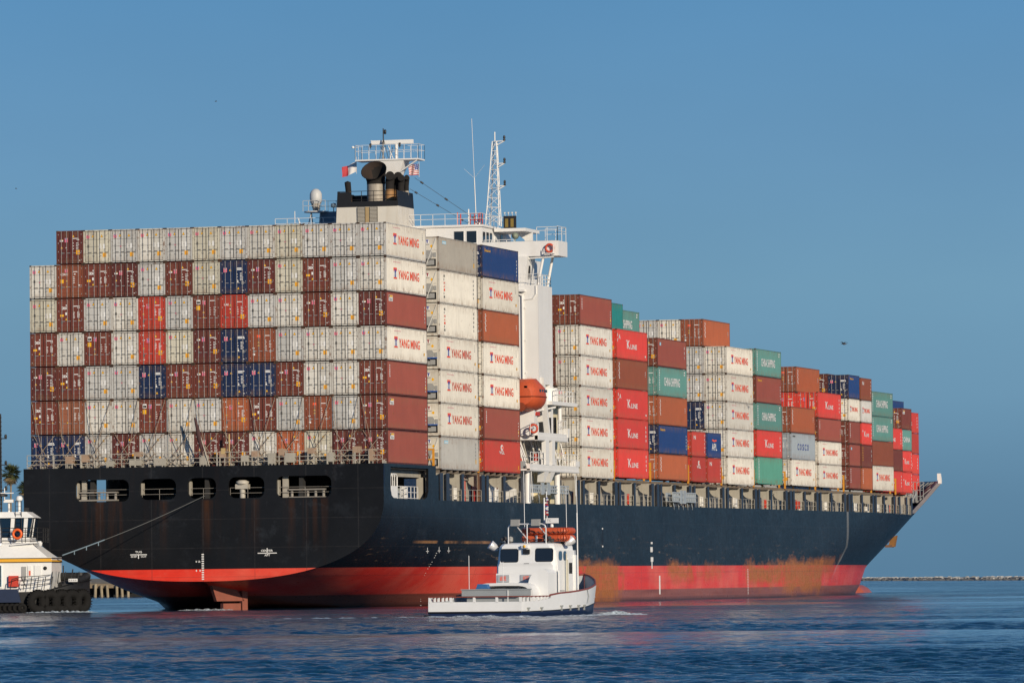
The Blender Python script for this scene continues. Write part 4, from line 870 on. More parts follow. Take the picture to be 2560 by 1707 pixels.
# ------------------------------------------------------------------ deckhouse, funnel, masts
def deckhouse():
    b = MB()
    b.box(-16.1, 16.1, 48.75, 53.7, 20.0, 29.15); b.box(-13.6, 13.6, 48.9, 60.0, 8.6, 20.0); b.box(13.6, 16.1, 52.6, 53.6, 12.4, 20.0)
    b.box(-13.4, 13.4, 50.4, 60.0, 29.15, 31.9)                        # upper tier
    b.build('accommodation_block', M_SHIPW, SHIP)
    b = MB(); b.hexa([(13.4, 50.6, 29.15), (14.3, 50.6, 29.15), (14.3, 53.4, 29.15), (13.4, 53.4, 29.15)], [(13.4, 50.6, 31.95), (14.6, 50.6, 31.95), (14.6, 53.4, 31.95), (13.4, 53.4, 31.95)])
    b.build('wing_trunk', M_SHIPW, SHIP)
    w = MB(); w.box(14.45, 14.56, 51.4, 51.8, 29.9, 31.1); w.build('trunk_window', M_DARK, SHIP)
    # bridge house
    h = MB(); h.box(-10.1, 10.1, 51.0, 61.2, 31.9, 34.85); h.box(-10.25, 10.25, 50.85, 61.4, 34.85, 35.05); ho = h.build('bridge_house', M_SHIPW, SHIP)
    for x0, x1 in ((7.43, 8.36), (8.66, 9.6), (-8.3, -7.3), (-9.6, -8.6)):
        g = MB(); g.box(x0, x1, 50.96, 51.0, 33.35, 34.45); g.box(x0-.06, x1+.06, 50.975, 51.0, 33.29, 34.51, 1); g.build('bridge_window', [M_GLASS, M_RAILW], ho)
    for y0, y1 in ((51.35, 52.15), (52.6, 53.4), (53.8, 54.5), (57.5, 58.2)):
        g = MB(); g.box(10.1, 10.13, y0, y1, 33.3, 34.4); g.build('bridge_window', M_GLASS, ho)
    d = MB(); d.box(10.1, 10.15, 55.3, 56.2, 32.3, 34.2); d.box(10.15, 10.17, 55.55, 55.95, 33.3, 33.9, 1); d.build('bridge_door', [M_RAILW, M_GLASS], ho)
    c = MB()                                                        # roof canopy with curved bracket
    c.box(10.25, 13.3, 54.8, 59.8, 34.55, 34.85); pr = [(13.3, 34.55), (13.3, 33.0), (13.05, 31.95), (12.75, 31.95), (12.75, 32.9)]
    for k in range(6): t = k/5*math.pi/2; pr.append((12.75-1.5*(1-math.cos(t)), 33.3+1.1*math.sin(t)))
    pr.append((10.4, 34.55)); c.prism(pr, lambda x, z: (x, 57.2, z), lambda x, z: (x, 57.5, z)); c.build('canopy', M_SHIPW, ho)
    s = MB(); s.box(10.55, 11.75, 57.0, 57.25, 34.85, 36.15); s.box(10.72, 11.02, 56.98, 57.0, 35.1, 35.9, 1); s.box(11.25, 11.55, 56.98, 57.0, 35.1, 35.9, 1)
    for k in range(4): s.lathe([(.05, 0), (.13, .14)], (10.7+k*.36, 56.9, 36.35), 8, 2); s.tube((10.7+k*.36, 57.1, 36.15), (10.7+k*.36, 56.95, 36.4), .03, 4, 2)
    s.build('signal_panel', [M_BLK, mat('amber_panel', (.20, .14, .03), .5, .2), M_RAILW], ho)
    r = MB()
    r.rail((3.0, 51.0, 35.05), (10.1, 51.0, 35.05), 1.05, 6, (1, .55), .03); r.rail((10.1, 51.0, 35.05), (10.1, 61, 35.05), 1.05, 7, (1, .55), .03); r.rail((-10.1, 51.0, 35.05), (-3.0, 51.0, 35.05), 1.05, 6, (1, .55), .03)
    r.build('roof_railing', M_RAILW, ho)
    q = MB()
    for x, y, hh in ((7.2, 53, 1.3), (7.5, 53, 1.2), (9.1, 54, 1.3), (8.6, 54, 1.0)): q.tube((x, y, 35.05), (x, y, 35.05+hh), .06, 6, 0)
    q.rail((8.3, 53.5, 35.05), (9.5, 53.5, 35.05), 1.2, 3, (1, .5), .05, 0); q.lathe([(.35, 0), (.4, .25), (.1, .45)], (8.9, 54, 35.05), 10, 1); q.tube((8.0, 54, 35.05), (8.0, 54, 36.7), .07, 6, 1)
    q.build('roof_fittings', [M_REDP, M_RAILW], ho)
    # bridge wing
    wg = MB(); wg.box(10.1, 17.5, 51.0, 54.2, 31.95, 33.35); wg.box(10.3, 17.3, 51.15, 54.05, 33.35, 33.39, 1); wo = wg.build('bridge_wing', [M_SHIPW, M_GREY], SHIP)
    wl = MB(); wl.box(-17.5, -10.1, 51.0, 54.2, 31.95, 33.35); wl.build('bridge_wing', M_SHIPW, SHIP)
    for x, y, x2 in ((15.35, 51.35, 15.95), (15.75, 53.35, 16.3)):
        t = MB(); t.tube((x, y, 29.15), (x2, y, 31.95), .13, 8); t.build('wing_strut', M_SHIPW, SHIP)
    t = MB(); t.path([(12.6, 50.95, 29.2), (12.6, 50.95, 31.2), (12.8, 50.95, 31.55), (13.3, 50.95, 31.7), (17.0, 51.2, 31.85)], .06); t.build('wing_pipe', M_RAILW, SHIP)
    r = MB(); r.rail((15.4, 51.05, 33.35), (17.4, 51.05, 33.35), 1.3, 2, (1, .75), .035); r.rail((17.4, 51.05, 33.35), (17.4, 54.1, 33.35), 1.35, 2, (1, .7), .035); r.rail((15.4, 54.1, 33.35), (17.4, 54.1, 33.35), 1.3, 2, (1, .6), .03); r.rail((10.3, 51.05, 33.0), (13.2, 51.05, 33.0), .55, 4, (1,), .04); r.build('wing_railing', M_RAILW, wo)
    k = MB(); k.path([(16.2, 50.6, 32.15), (17.1, 50.6, 32.15), (17.1, 50.98, 32.15)], .05); k.path([(16.2, 50.98, 32.15), (16.2, 50.6, 32.15), (16.2, 50.6, 32.6)], .05); k.path([(17.1, 50.6, 32.15), (17.1, 50.6, 32.9)], .05); k.build('lifebuoy_rack', M_RAILW, wo)
    sl = MB(); sl.lathe([(.05, -.3), (.30, -.15), (.33, .2), (.0, .25)], (13.1, 51.8, 33.95), 10, 0, 'Y'); sl.tube((13.1, 51.8, 33.0), (13.1, 51.8, 33.7), .06, 6); sl.build('searchlight', mat('searchlight_shell', (.22, .25, .18), .5, .1), wo)
    r = MB(); r.rail((13.6, 48.9, 29.15), (16.0, 48.9, 29.15), 1.05, 3, (1, .66, .33), .03); r.rail((16.0, 48.9, 29.15), (16.0, 53.6, 29.15), 1.05, 5, (1, .66, .33), .03); r.rail((13.6, 53.6, 29.15), (16.0, 53.6, 29.15), 1.05, 3, (1, .66, .33), .03); r.build('block_railing', M_RAILW, SHIP)
    p = MB(); p.tube((14.6, 48.66, 10), (14.6, 48.66, 28.2), .11, 8); p.path([(14.6, 48.66, 28.2), (13.9, 48.66, 28.5)], .11, 8); p.path([(15.9, 48.7, 29.1), (15.9, 48.7, 28.3), (15.6, 48.7, 27.9), (14.7, 48.7, 27.8)], .06)
    for z in range(12, 28, 3): p.box(14.5, 14.9, 48.66, 48.76, z, z+.12)
    p.box(13.4, 14.9, 48.2, 48.75, 28.55, 28.75); p.box(16.085, 16.11, 48.74, 48.80, 20, 29); p.build('drain_pipe', M_SHIPW, SHIP)
deckhouse()
tag(MB().torus((16.72, 50.7, 32.65), (0, 1, 0), .36, .10, 0).build('lifebuoy', mat('lifebuoy_red', (.55, .07, .03), .5, .15)), 'red lifebuoy in rack on aft face of white bridge wing', 'lifebuoy', 'lifebuoys')

def funnel():
    f = MB(); Y0, Y1 = 47.6, 52.9
    def ring(z, hw, dy): return [(-hw, Y0+dy, z), (hw, Y0+dy, z), (hw, Y1-dy, z), (-hw, Y1-dy, z)]
    f.loft([ring(29.2, 3.3, -.1), ring(36.8, 2.98, .05)], 0, smooth=False)
    fo = f.build('funnel', M_FUNW, SHIP)
    k = MB(); zt = 38.25
    a0, a1 = 2.99, 2.92
    for s in (-1, 1): k.hexa([(s*a0, Y0+.04, 36.8), (s*(a0-.08), Y0+.04, 36.8), (s*(a0-.08), Y1-.04, 36.8), (s*a0, Y1-.04, 36.8)], [(s*a1, Y0+.1, zt), (s*(a1-.08), Y0+.1, zt), (s*(a1-.08), Y1-.1, zt), (s*a1, Y1-.1, zt)])
    k.box(-a0+.081, a0-.081, Y0+.04, Y0+.12, 36.78, 37.3); k.box(-a0+.081, -1.55, Y0+.06, Y0+.12, 37.3, 38.2); k.box(-a0+.081, a0-.081, Y1-.12, Y1-.04, 36.78, 38.2); k.box(-a0+.081, a0-.081, Y0+.12, Y1-.12, 36.79, 36.85)
    k.rail((-2.9, Y0+.1, 37.2), (2.9, Y0+.1, 37.2), 1.05, 5, (1, .6, .25), .035)
    k.build('funnel_casing_top', M_BLACK, fo)
    for x0, x1 in ((-.97, -.19), (.23, 1.0)):
        l = MB(); l.box(x0, x1, Y0-.06, Y0+.02, 34.2, 36.75, 0)
        for i in range(20): z = 34.25+i*.125; l.hexa([(x0+.04, Y0-.12, z), (x1-.04, Y0-.12, z), (x1-.04, Y0-.06, z+.05), (x0+.04, Y0-.06, z+.05)], [(x0+.04, Y0-.12, z+.02), (x1-.04, Y0-.12, z+.02), (x1-.04, Y0-.06, z+.09), (x0+.04, Y0-.06, z+.09)], 1)
        l.build('funnel_louvre', [M_DARK, M_RAILB], fo)
    st = MB(); st.box(-.18, .22, Y0-.02, Y0, 34.2, 36.75); st.build('heat_stain_panel', mat('stained_panel', (.36, .26, .13), .7, .25, .1), fo)
    # main exhaust with slanted mouth facing aft
    def circ(cx, cy, z, r, tilt=0, n=20):
        out = []
        for i in range(n):
            t = 2*math.pi*i/n; x, y = r*math.cos(t), r*math.sin(t); out.append((cx+x, cy+y*math.cos(tilt), z+y*math.sin(tilt)))
        return out
    m = MB(); cx, cy = -.02, 50.6
    m.loft([circ(cx, cy, 36.8, .86), circ(cx, cy, 39.1, .86)], 0, caps=False); m.loft([circ(cx, cy, 39.05, .868), circ(cx, cy, 39.3, .868), circ(cx-.05, cy-.05, 39.9, .98, .40), circ(cx-.12, cy-.3, 40.35, 1.24, .85)], 1, caps=False)
    m.loft([circ(cx-.12, cy-.3, 40.35, 1.18, .85), circ(cx-.03, cy+.15, 39.9, .85, .5), circ(cx, cy+.1, 39.0, .75), circ(cx, cy+.1, 38.0, .05)], 2, caps=False)
    m.build('main_exhaust', [M_STEEL, M_SOOT, mat('sooty_brown', (.028, .017, .012), .9, .2)], fo)
    m_sc = mat('scorched_steel', (.30, .16, .06), .7, .3, .2)
    e = MB(); x, y, z1, r = -2.15, 48.9, 39.2, .27
    e.tube((x, y, 36.8), (x-.05, y, z1-.9), r, 12, 1); e.tube((x-.05, y, z1-.9), (x-.1, y-.1, z1), r*1.02, 12, 0, r*1.1); e.lathe([(r*1.1, 0), (.0, .12)], (x-.1, y-.1, z1), 12, 0); e.build('exhaust_pipe', [M_SOOT, m_sc], fo)
    for x, y, z1, r, ms in ((1.5, 50.0, 39.2, .40, m_sc), (2.05, 50.8, 39.2, .38, m_sc), (2.5, 50.3, 39.0, .30, M_STEEL), (2.72, 51.4, 39.1, .22, M_STEEL)):
        e = MB(); e.tube((x, y, 36.8), (x, y, z1-.7), r, 12, 1); e.tube((x, y, z1-.7), (x, y, z1), r*1.01, 12, 0); e.path([(x, y, z1-.15), (x+.05, y-.05, z1+.25), (x+.15, y-.25, z1+.5), (x+.2, y-.6, z1+.55)], r*1.05, 12, 0); e.build('exhaust_pipe', [M_SOOT, ms], fo)
    # signal mast and scanner platform
    p = MB(); p.box(.35, 1.35, 53.3, 54.6, 35.0, 40.9); p.hexa([(.3, 53.2, 40.0), (1.4, 53.2, 40.0), (1.4, 54.7, 40.0), (.3, 54.7, 40.0)], [(-.9, 53.0, 41.45), (2.0, 53.0, 41.45), (2.0, 55.0, 41.45), (-.9, 55.0, 41.45)])
    p.box(-2.75, 3.45, 52.9, 55.1, 41.45, 41.58); p.tube((1.3, 53.2, 40.2), (3.3, 53.0, 41.4), .07, 6); p.tube((1.0, 54, 41.5), (1.0, 54, 43.05), .16, 8)
    po = p.build('radar_mast', M_SHIPW, SHIP)
    r = MB()
    for a, c, n in (((-2.75, 52.95, 41.58), (3.45, 52.95, 41.58), 9), ((3.45, 52.95, 41.58), (3.45, 55.05, 41.58), 2), ((-2.75, 55.05, 41.58), (3.45, 55.05, 41.58), 9), ((-2.75, 52.95, 41.58), (-2.75, 55.05, 41.58), 2)): r.rail(a, c, 1.35, n, (1, .6), .022)
    for x in (-.6, .2): r.tube((x, 54.5, 41.58), (x+.3, 54.5, 42.8), .05, 5); r.tube((x+.5, 54.0, 41.58), (x, 54.0, 42.9), .04, 5)
    r.build('mast_railing', M_RAILW, po)
    s = MB(); s.box(-1.45, 2.65, 53.85, 54.15, 43.05, 43.42); s.box(-1.5, -1.42, 53.9, 54.1, 43.0, 43.45); s.build('radar_scanner', M_RAILW, po)
    t = MB(); t.tube((-.13, 53.5, 41.5), (-.13, 53.5, 44.5), .06, 6); t.lathe([(.04, 0), (.12, .05), (.12, .4), (.04, .45)], (.05, 53.5, 43.95), 8)
    for k in (0, 2.1, 4.2): t.tube((-.13+.5*math.cos(k), 53.5+.5*math.sin(k), 41.58), (-.13, 53.5, 43.6), .03, 4)
    for x in (-1.25, 1.62): t.tube((x, 53.0, 42.6), (x, 53.0, 42.85), .05, 6); t.lathe([(.1, 0), (.12, .3), (.04, .34)], (x, 53.0, 42.75), 8)
    t.build('signal_lights', M_BLK, po)
    a = MB(); a.tube((-2.75, 53, 41.6), (-2.75, 53, 42.9), .03, 4); a.tube((-3.0, 53, 42.75), (-2.4, 53, 42.75), .03, 4); a.lathe([(.0, 0), (.13, .05), (.13, .2), (0, .25)], (-2.98, 53, 42.65), 8); a.build('anemometer', M_RAILW, po)
    # lattice mast on the bridge roof
    l = MB(); B = [(9.75, 53.6, 35.05), (11.1, 53.6, 35.05), (10.9, 55.0, 35.05), (9.85, 55.0, 35.05)]; T = [(10.35, 54.1, 43.0), (10.75, 54.1, 43.0), (10.72, 54.5, 43.0), (10.4, 54.5, 43.0)]
    n = 9
    for i in range(4):
        b0, t0 = Vector(B[i]), Vector(T[i]); b1, t1 = Vector(B[(i+1) % 4]), Vector(T[(i+1) % 4]); l.tube(b0, t0, .055, 6)
        for k in range(n):
            u, v = k/n, (k+1)/n; l.tube(b0.lerp(t0, u), b1.lerp(t1, v), .028, 4); l.tube(b0.lerp(t0, v), b1.lerp(t1, v), .028, 4)
    l.tube((10.55, 54.3, 43), (10.55, 54.3, 43.9), .06, 6)
    for z in (43.0, 40.9, 38.8): l.tube((10.8, 54.2, z-.35), (11.5, 54.2, z+.02), .05, 5); l.tube((10.6, 54.2, z), (11.55, 54.2, z+.03), .05, 5)
    lo = l.build('lattice_mast', M_RAILW, SHIP)
    q = MB()
    for z in (43.03, 40.93, 38.83): q.lathe([(.1, 0), (.13, .1), (.08, .2), (.13, .3), (.08, .5)], (11.5, 54.2, z), 8)
    q.build('navigation_light', M_BLK, lo)
    w = MB(); w.tube((8.75, 54, 35.05), (8.6, 54, 39.6), .05, 5); w.tube((8.6, 54, 39.6), (8.4, 54, 45.2), .025, 4); w.tube((8.6, 54, 39.6), (7.6, 54, 40.5), .012, 3); w.tube((8.6, 54, 39.6), (9.6, 54, 40.8), .012, 3); w.build('whip_antenna', M_RAILW, SHIP)
    # port side of the bridge roof
    g = MB(); g.box(-6.6, -3.2, 54, 58, 35.05, 36.85); g.rail((-6.6, 54, 36.85), (-3.4, 54, 36.85), 1.0, 4, (1, .5), .03); g.tube((-5.4, 54.5, 36.85), (-5.4, 54.5, 37.3), .05, 6); g.lathe([(.0, 0), (.28, .1), (.28, .4), (0, .5)], (-5.4, 54.5, 37.2), 10); g.box(-4.7, -4.3, 54.2, 54.6, 36.85, 37.5); g.build('monkey_island_house', M_TEALB, SHIP)
    d = MB(); d.lathe([(.0, 1.5), (.25, 1.45), (.46, 1.25), (.57, 1.0), (.58, .6), (.52, .12), (.35, 0)], (-7.0, 54, 37.55), 18, 0); d.tube((-7.0, 54, 36.9), (-7.0, 54, 37.6), .25, 10, 1, .45); d.lathe([(1.15, 0), (1.15, .1)], (-7.0, 54, 36.8), 12, 0)
    for k in range(4): t = k*math.pi/2+.6; d.tube((-7+.9*math.cos(t), 54+.9*math.sin(t), 35.05), (-7+.6*math.cos(t+.5), 54+.6*math.sin(t+.5), 36.85), .06, 5, 0)
    d.rail((-8.1, 53.4, 36.9), (-5.9, 53.4, 36.9), 1.0, 4, (1, .5), .03, 0); d.build('satellite_dome', [mat('dome_grey', (.50, .50, .49), .5, .08), M_STEEL], SHIP)
    k = MB(); k.box(-9.9, -8.3, 54, 55, 35.05, 35.6); k.tube((-9.2, 54.3, 35.5), (-9.2, 54.3, 37), .04, 5, 1); k.tube((-8.6, 54.3, 35.5), (-8.9, 54.3, 36.4), .1, 6, 1, .02)
    for q2 in range(5): k.lathe([(.05, 0), (.14, .15)], (-9.8+q2*.4, 53.9, 35.65), 8, 0)
    k.build('port_light_cluster', [M_TEALB, M_RAILW], SHIP)
    for a, c in (((3.0, 51.5, 38.6), (8.3, 54.5, 35.1)), ((3.2, 52.5, 39.7), (9.3, 55.5, 35.1))):
        v = MB(); a, c = Vector(a), Vector(c); v.tube(a, c, .025, 4)
        for t in (.08, .42, .80): v.tube(a.lerp(c, t), a.lerp(c, t+.04), .09, 6)
        v.build('stay_wire', M_BLK, SHIP)
funnel()

def flag(name, w, h, cell, mats, loc, label, slant=0.0, phase=0, left=False):
    b = MB(); nx, nz = 26, 13
    def P(i, j):
        u, v = i/nx, j/nz; x = u*w*(-1 if left else 1); amp = .10*u
        return (x*(.96)+.02*math.sin(5*v), amp*math.sin(u*9+phase+v*1.5)*1.6, v*h-slant*u+amp*.5*math.sin(u*7+phase))
    for i in range(nx):
        for j in range(nz): b.quad(P(i, j), P(i+1, j), P(i+1, j+1), P(i, j+1), cell(i/nx, j, nz))
    b.tube((0, 0, -.2), (0, 0, h+.5), .02, 4, len(mats))
    o = b.build(name, list(mats)+[M_RAILW], None, loc); return tag(o, label, 'flag')
flag('stars_and_stripes_flag', 1.05, 1.05, lambda u, j, n: (2 if (j*7+int(u*26)*5) % 9 else 1) if (u < .42 and j >= 6) else (0 if j % 2 == 0 else 1), [mat('flag_red', (.45, .04, .05), .7, 0), mat('flag_white', (.72, .70, .68), .7, 0), mat('flag_blue', (.05, .08, .26), .7, 0)], (3.2, 54, 40.05), 'small red and white striped flag with blue canton right of the funnel', 0, 0, True)
flag('two_colour_flag', 1.45, .95, lambda u, j, n: 1 if u < .58 else 0, [mat('flag_red', (.45, .04, .05), .7, 0), mat('flag_white', (.72, .70, .68), .7, 0)], (-2.95, 54, 40.55), 'small white and red flag flying to the left of the funnel', .55, 1.0, True)

# ------------------------------------------------------------------ lifeboat, davits, gangways
def lifeboat():
    t = thing('lifeboat', 'orange enclosed lifeboat hanging from davits beside the white deckhouse', 'lifeboat', (16.05, 42.9, 17.35))
    def ring(y, hw, zb, zt, roof):
        pts = []
        for k in range(9): a = -math.pi/2+k/8*math.pi/2; pts.append((hw*math.cos(a), y, 1.25+(1.25-zb)*math.sin(a)))
        pts += [(hw*1.0, y, 1.35), (hw*.92, y, lerp(1.35, zt, .55)), (roof, y, zt), (-roof, y, zt), (-hw*.92, y, lerp(1.35, zt, .55)), (-hw, y, 1.35)]
        for k in range(9): a = k/8*math.pi/2; pts.append((-hw*math.cos(a), y, 1.25-(1.25-zb)*math.sin(a)))
        return pts
    prof = [(0, .85, .55, 2.3, .35), (.35, 1.15, .3, 2.6, .6), (1.0, 1.38, .1, 2.95, .75), (2.2, 1.46, 0, 3.0, .75), (3.4, 1.38, .05, 2.8, .65), (4.3, 1.12, .2, 2.4, .45), (4.9, .72, .5, 2.0, .3), (5.25, .25, .9, 1.6, .1)]
    b = MB(); b.loft([ring(*p) for p in prof]); b.build('hull', M_ORANGE, t)
    s = MB()
    rail = [(p[1]+.03, p[0], 1.32) for p in prof]; s.path(rail, .06, 5); s.path([(-x, y, z) for x, y, z in rail], .06, 5); s.path([(-.85, -.03, 1.32), (.85, -.03, 1.32)], .06, 5); s.build('rubbing_strake', mat('dark_orange_trim', (.20, .035, .01), .6, .1), t)
    w = MB(); w.box(-.5, .5, .12, .3, 1.55, 2.2); w.build('stern_hatch', mat('orange_hatch', (.50, .085, .02), .5, .1), t)
    w = MB()
    for y in (1.2, 1.9, 2.6, 3.3): w.box(1.33, 1.40, y, y+.4, 1.75, 2.0)
    w.box(.2, .5, -.0, .1, 2.1, 2.3); w.build('side_window', M_GLASS, t)
    n = MB(); n.lathe([(.42, -.35), (.46, 0), (.44, .05)], (-.1, .2, .35), 14, 0, 'Y'); n.lathe([(0, 0), (.40, .02)], (-.1, .1, .35), 14, 1, 'Y'); n.build('propeller_nozzle', [mat('dark_orange_trim', (.20, .035, .01)), M_DARK], t)
lifeboat()
def davits():
    d = MB()
    d.box(13.5, 16.9, 45.3, 56.2, 14.75, 15.15); d.box(16.55, 16.85, 45.3, 56.2, 14.70, 15.45); d.hexa([(16.3, 55.9, 14.7), (16.9, 55.9, 14.7), (16.9, 56.2, 14.7), (16.3, 56.2, 14.7)], [(16.3, 55.9, 16.0), (16.9, 55.9, 16.0), (16.9, 56.6, 16.0), (16.3, 56.6, 16.0)])
    d.box(13.5, 16.9, 42.4, 59.9, 11.9, 12.05); d.box(16.55, 16.85, 42.4, 59.9, 11.85, 12.5); d.box(16.3, 16.9, 58.6, 60.1, 12.5, 13.0)
    for y0, y1 in ((47.9, 49.1), (50.2, 51.2)):
        d.box(16.5, 16.9, y0, y1, 12.5, 14.75); d.hexa([(16.0, y0+.1, 10.9), (16.6, y0+.1, 10.9), (16.6, y0+.5, 10.9), (16.0, y0+.5, 10.9)], [(16.2, y0-.3, 11.9), (16.85, y0-.3, 11.9), (16.85, y1+.2, 11.9), (16.2, y1+.2, 11.9)])
    d.box(13.5, 16.9, 50.4, 59.5, 18.1, 18.45); d.box(13.6, 16.6, 45.0, 45.4, 15.15, 18.1); d.hexa([(15.9, 47.0, 15.15), (16.4, 47.0, 15.15), (16.4, 47.4, 15.15), (15.9, 47.4, 15.15)], [(15.9, 45.2, 20.5), (16.4, 45.2, 20.5), (16.4, 45.6, 20.5), (15.9, 45.6, 20.5)]); d.hexa([(15.9, 51.2, 15.15), (16.4, 51.2, 15.15), (16.4, 51.6, 15.15), (15.9, 51.6, 15.15)], [(15.9, 49.2, 20.6), (16.4, 49.2, 20.6), (16.4, 49.6, 20.6), (15.9, 49.6, 20.6)])
    for y in (43.5, 54.0): d.tube((16.3, y, 8.9), (16.3, y, 11.9), .28, 10)
    d.tube((16.3, 55.2, 15.15), (16.3, 55.2, 18.1), .2, 8); d.tube((16.6, 52.4, 17.9), (15.2, 47.5, 17.3), .12, 6)
    do = d.build('davit_platform', M_SHIPW, SHIP)
    p = MB(); p.box(13.6, 15.3, 55.6, 58.6, 9.0, 18.1); p.box(13.55, 13.62, 51.0, 55.0, 15.2, 18.0); p.box(13.62, 13.66, 51.6, 52.3, 15.9, 17.4, 1); p.box(13.62, 13.66, 53.2, 53.9, 15.9, 17.4, 1); p.build('cream_bulkhead', [mat('cream_bulkhead_paint', (.66, .58, .38), .5, .05), M_DARK], SHIP)
    w = MB(); w.lathe([(1.0, 0), (1.0, 1.2), (.95, 1.25)], (15.7, 53.0, 18.45), 18); w.build('liferaft_canister', M_SHIPW, do)
    r = MB(); r.rail((16.7, 52.0, 18.45), (16.7, 59.4, 18.45), 1.05, 7, (1, .6), .035); r.rail((14.0, 59.4, 18.45), (16.7, 59.4, 18.45), 1.05, 3, (1, .6), .035); r.rail((16.75, 43.0, 12.5), (16.75, 47.8, 12.5), 1.1, 5, (1, .55), .035); r.rail((16.75, 51.2, 12.5), (16.75, 59.8, 12.5), 1.1, 8, (1, .55), .035); r.rail((16.7, 53.0, 15.4), (16.7, 56.0, 15.4), 1.3, 5, (1, .55), .035); r.rail((16.6, 43.6, 15.2), (16.6, 46.5, 15.2), 1.1, 3, (1, .55), .04); r.build('platform_railing', M_RAILW, do)
    rr = random.Random(12); e = MB()
    for k in range(44):
        y = rr.uniform(43, 59); z = rr.choice((12.1, 12.1, 15.2)); s = rr.uniform(.1, .36); x = rr.uniform(14.2, 16.2)
        e.box(x-s, x+s, y-s*.7, y+s*.7, z, z+rr.uniform(.4, 1.9), rr.choice((0, 0, 0, 1, 2, 3, 4)))
    for k in range(22): y = rr.uniform(43, 59); e.tube((16, y, 12.1), (15.2, y+rr.uniform(-1, 1), 14.7), .07, 5, rr.choice((0, 3)))
    e.build('deck_machinery', [M_SHIPW, M_REDP, M_DARK, M_BEIGE, M_GREY], do)
    q = MB(); q.box(16.3, 16.5, 46.3, 47.4, 17.0, 17.35); q.box(14.0, 14.4, 43.4, 44.3, 12.1, 13.9); q.build('red_fire_locker', M_REDP, do)
    for y, z0, z1 in ((43.2, 3.0, 11.9), (58.6, 3.5, 12.9)):
        v = MB(); v.tube((16.75, y, z1), (16.95, y-.3, z0+6.2), .035, 4); v.build('boat_fall', M_RAILW, do)
    for (ya, yb, za, zb, m, pat) in ((43.5, 57.8, 9.95, 10.6, M_TEALB, 0), (94.7+4, 108.4, 9.6, 10.5, M_GREY, 1)):
        g = MB()
        xx = 16.35
        for z in (za, lerp(za, zb, .5), zb): g.box(xx-.05, xx+.06, ya, yb, z-.06, z+.06)
        n = 20
        for k in range(n+1):
            y = lerp(ya, yb, k/n); g.box(xx-.04, xx+.04, y-.05, y+.05, za, zb)
            if pat and k < n: g.tube((xx, y, za if k % 2 else zb), (xx, lerp(ya, yb, (k+1)/n), zb if k % 2 else za), .05, 4)
        g.box(xx-.75, xx-.65, ya, yb, za, zb); g.box(xx-.7, xx, ya, yb, za-.04, za+.02)
        for y in (lerp(ya, yb, .33), lerp(ya, yb, .48)): g.box(xx+.06, xx+.14, y-.5, y+.5, za-.2, zb+.25)
        for k in range(5): y = lerp(ya, yb, .1+k*.2); g.path([(xx-.2, y, za-.1), (xx-.2, y+.3, za-.5), (16.0, y+.9, za-.95)], .06, 5)
        g.build('accommodation_ladder', mat('ladder_alloy', (.33, .37, .40), .5, .1, .05), SHIP)
davits()
tag(MB().torus((16.75, 44.2, 15.75), (0, 1, 0), .36, .10, 0).build('lifebuoy', MATS['lifebuoy_red']), 'orange lifebuoy on the rail beneath the orange lifeboat', 'lifebuoy', 'lifebuoys')

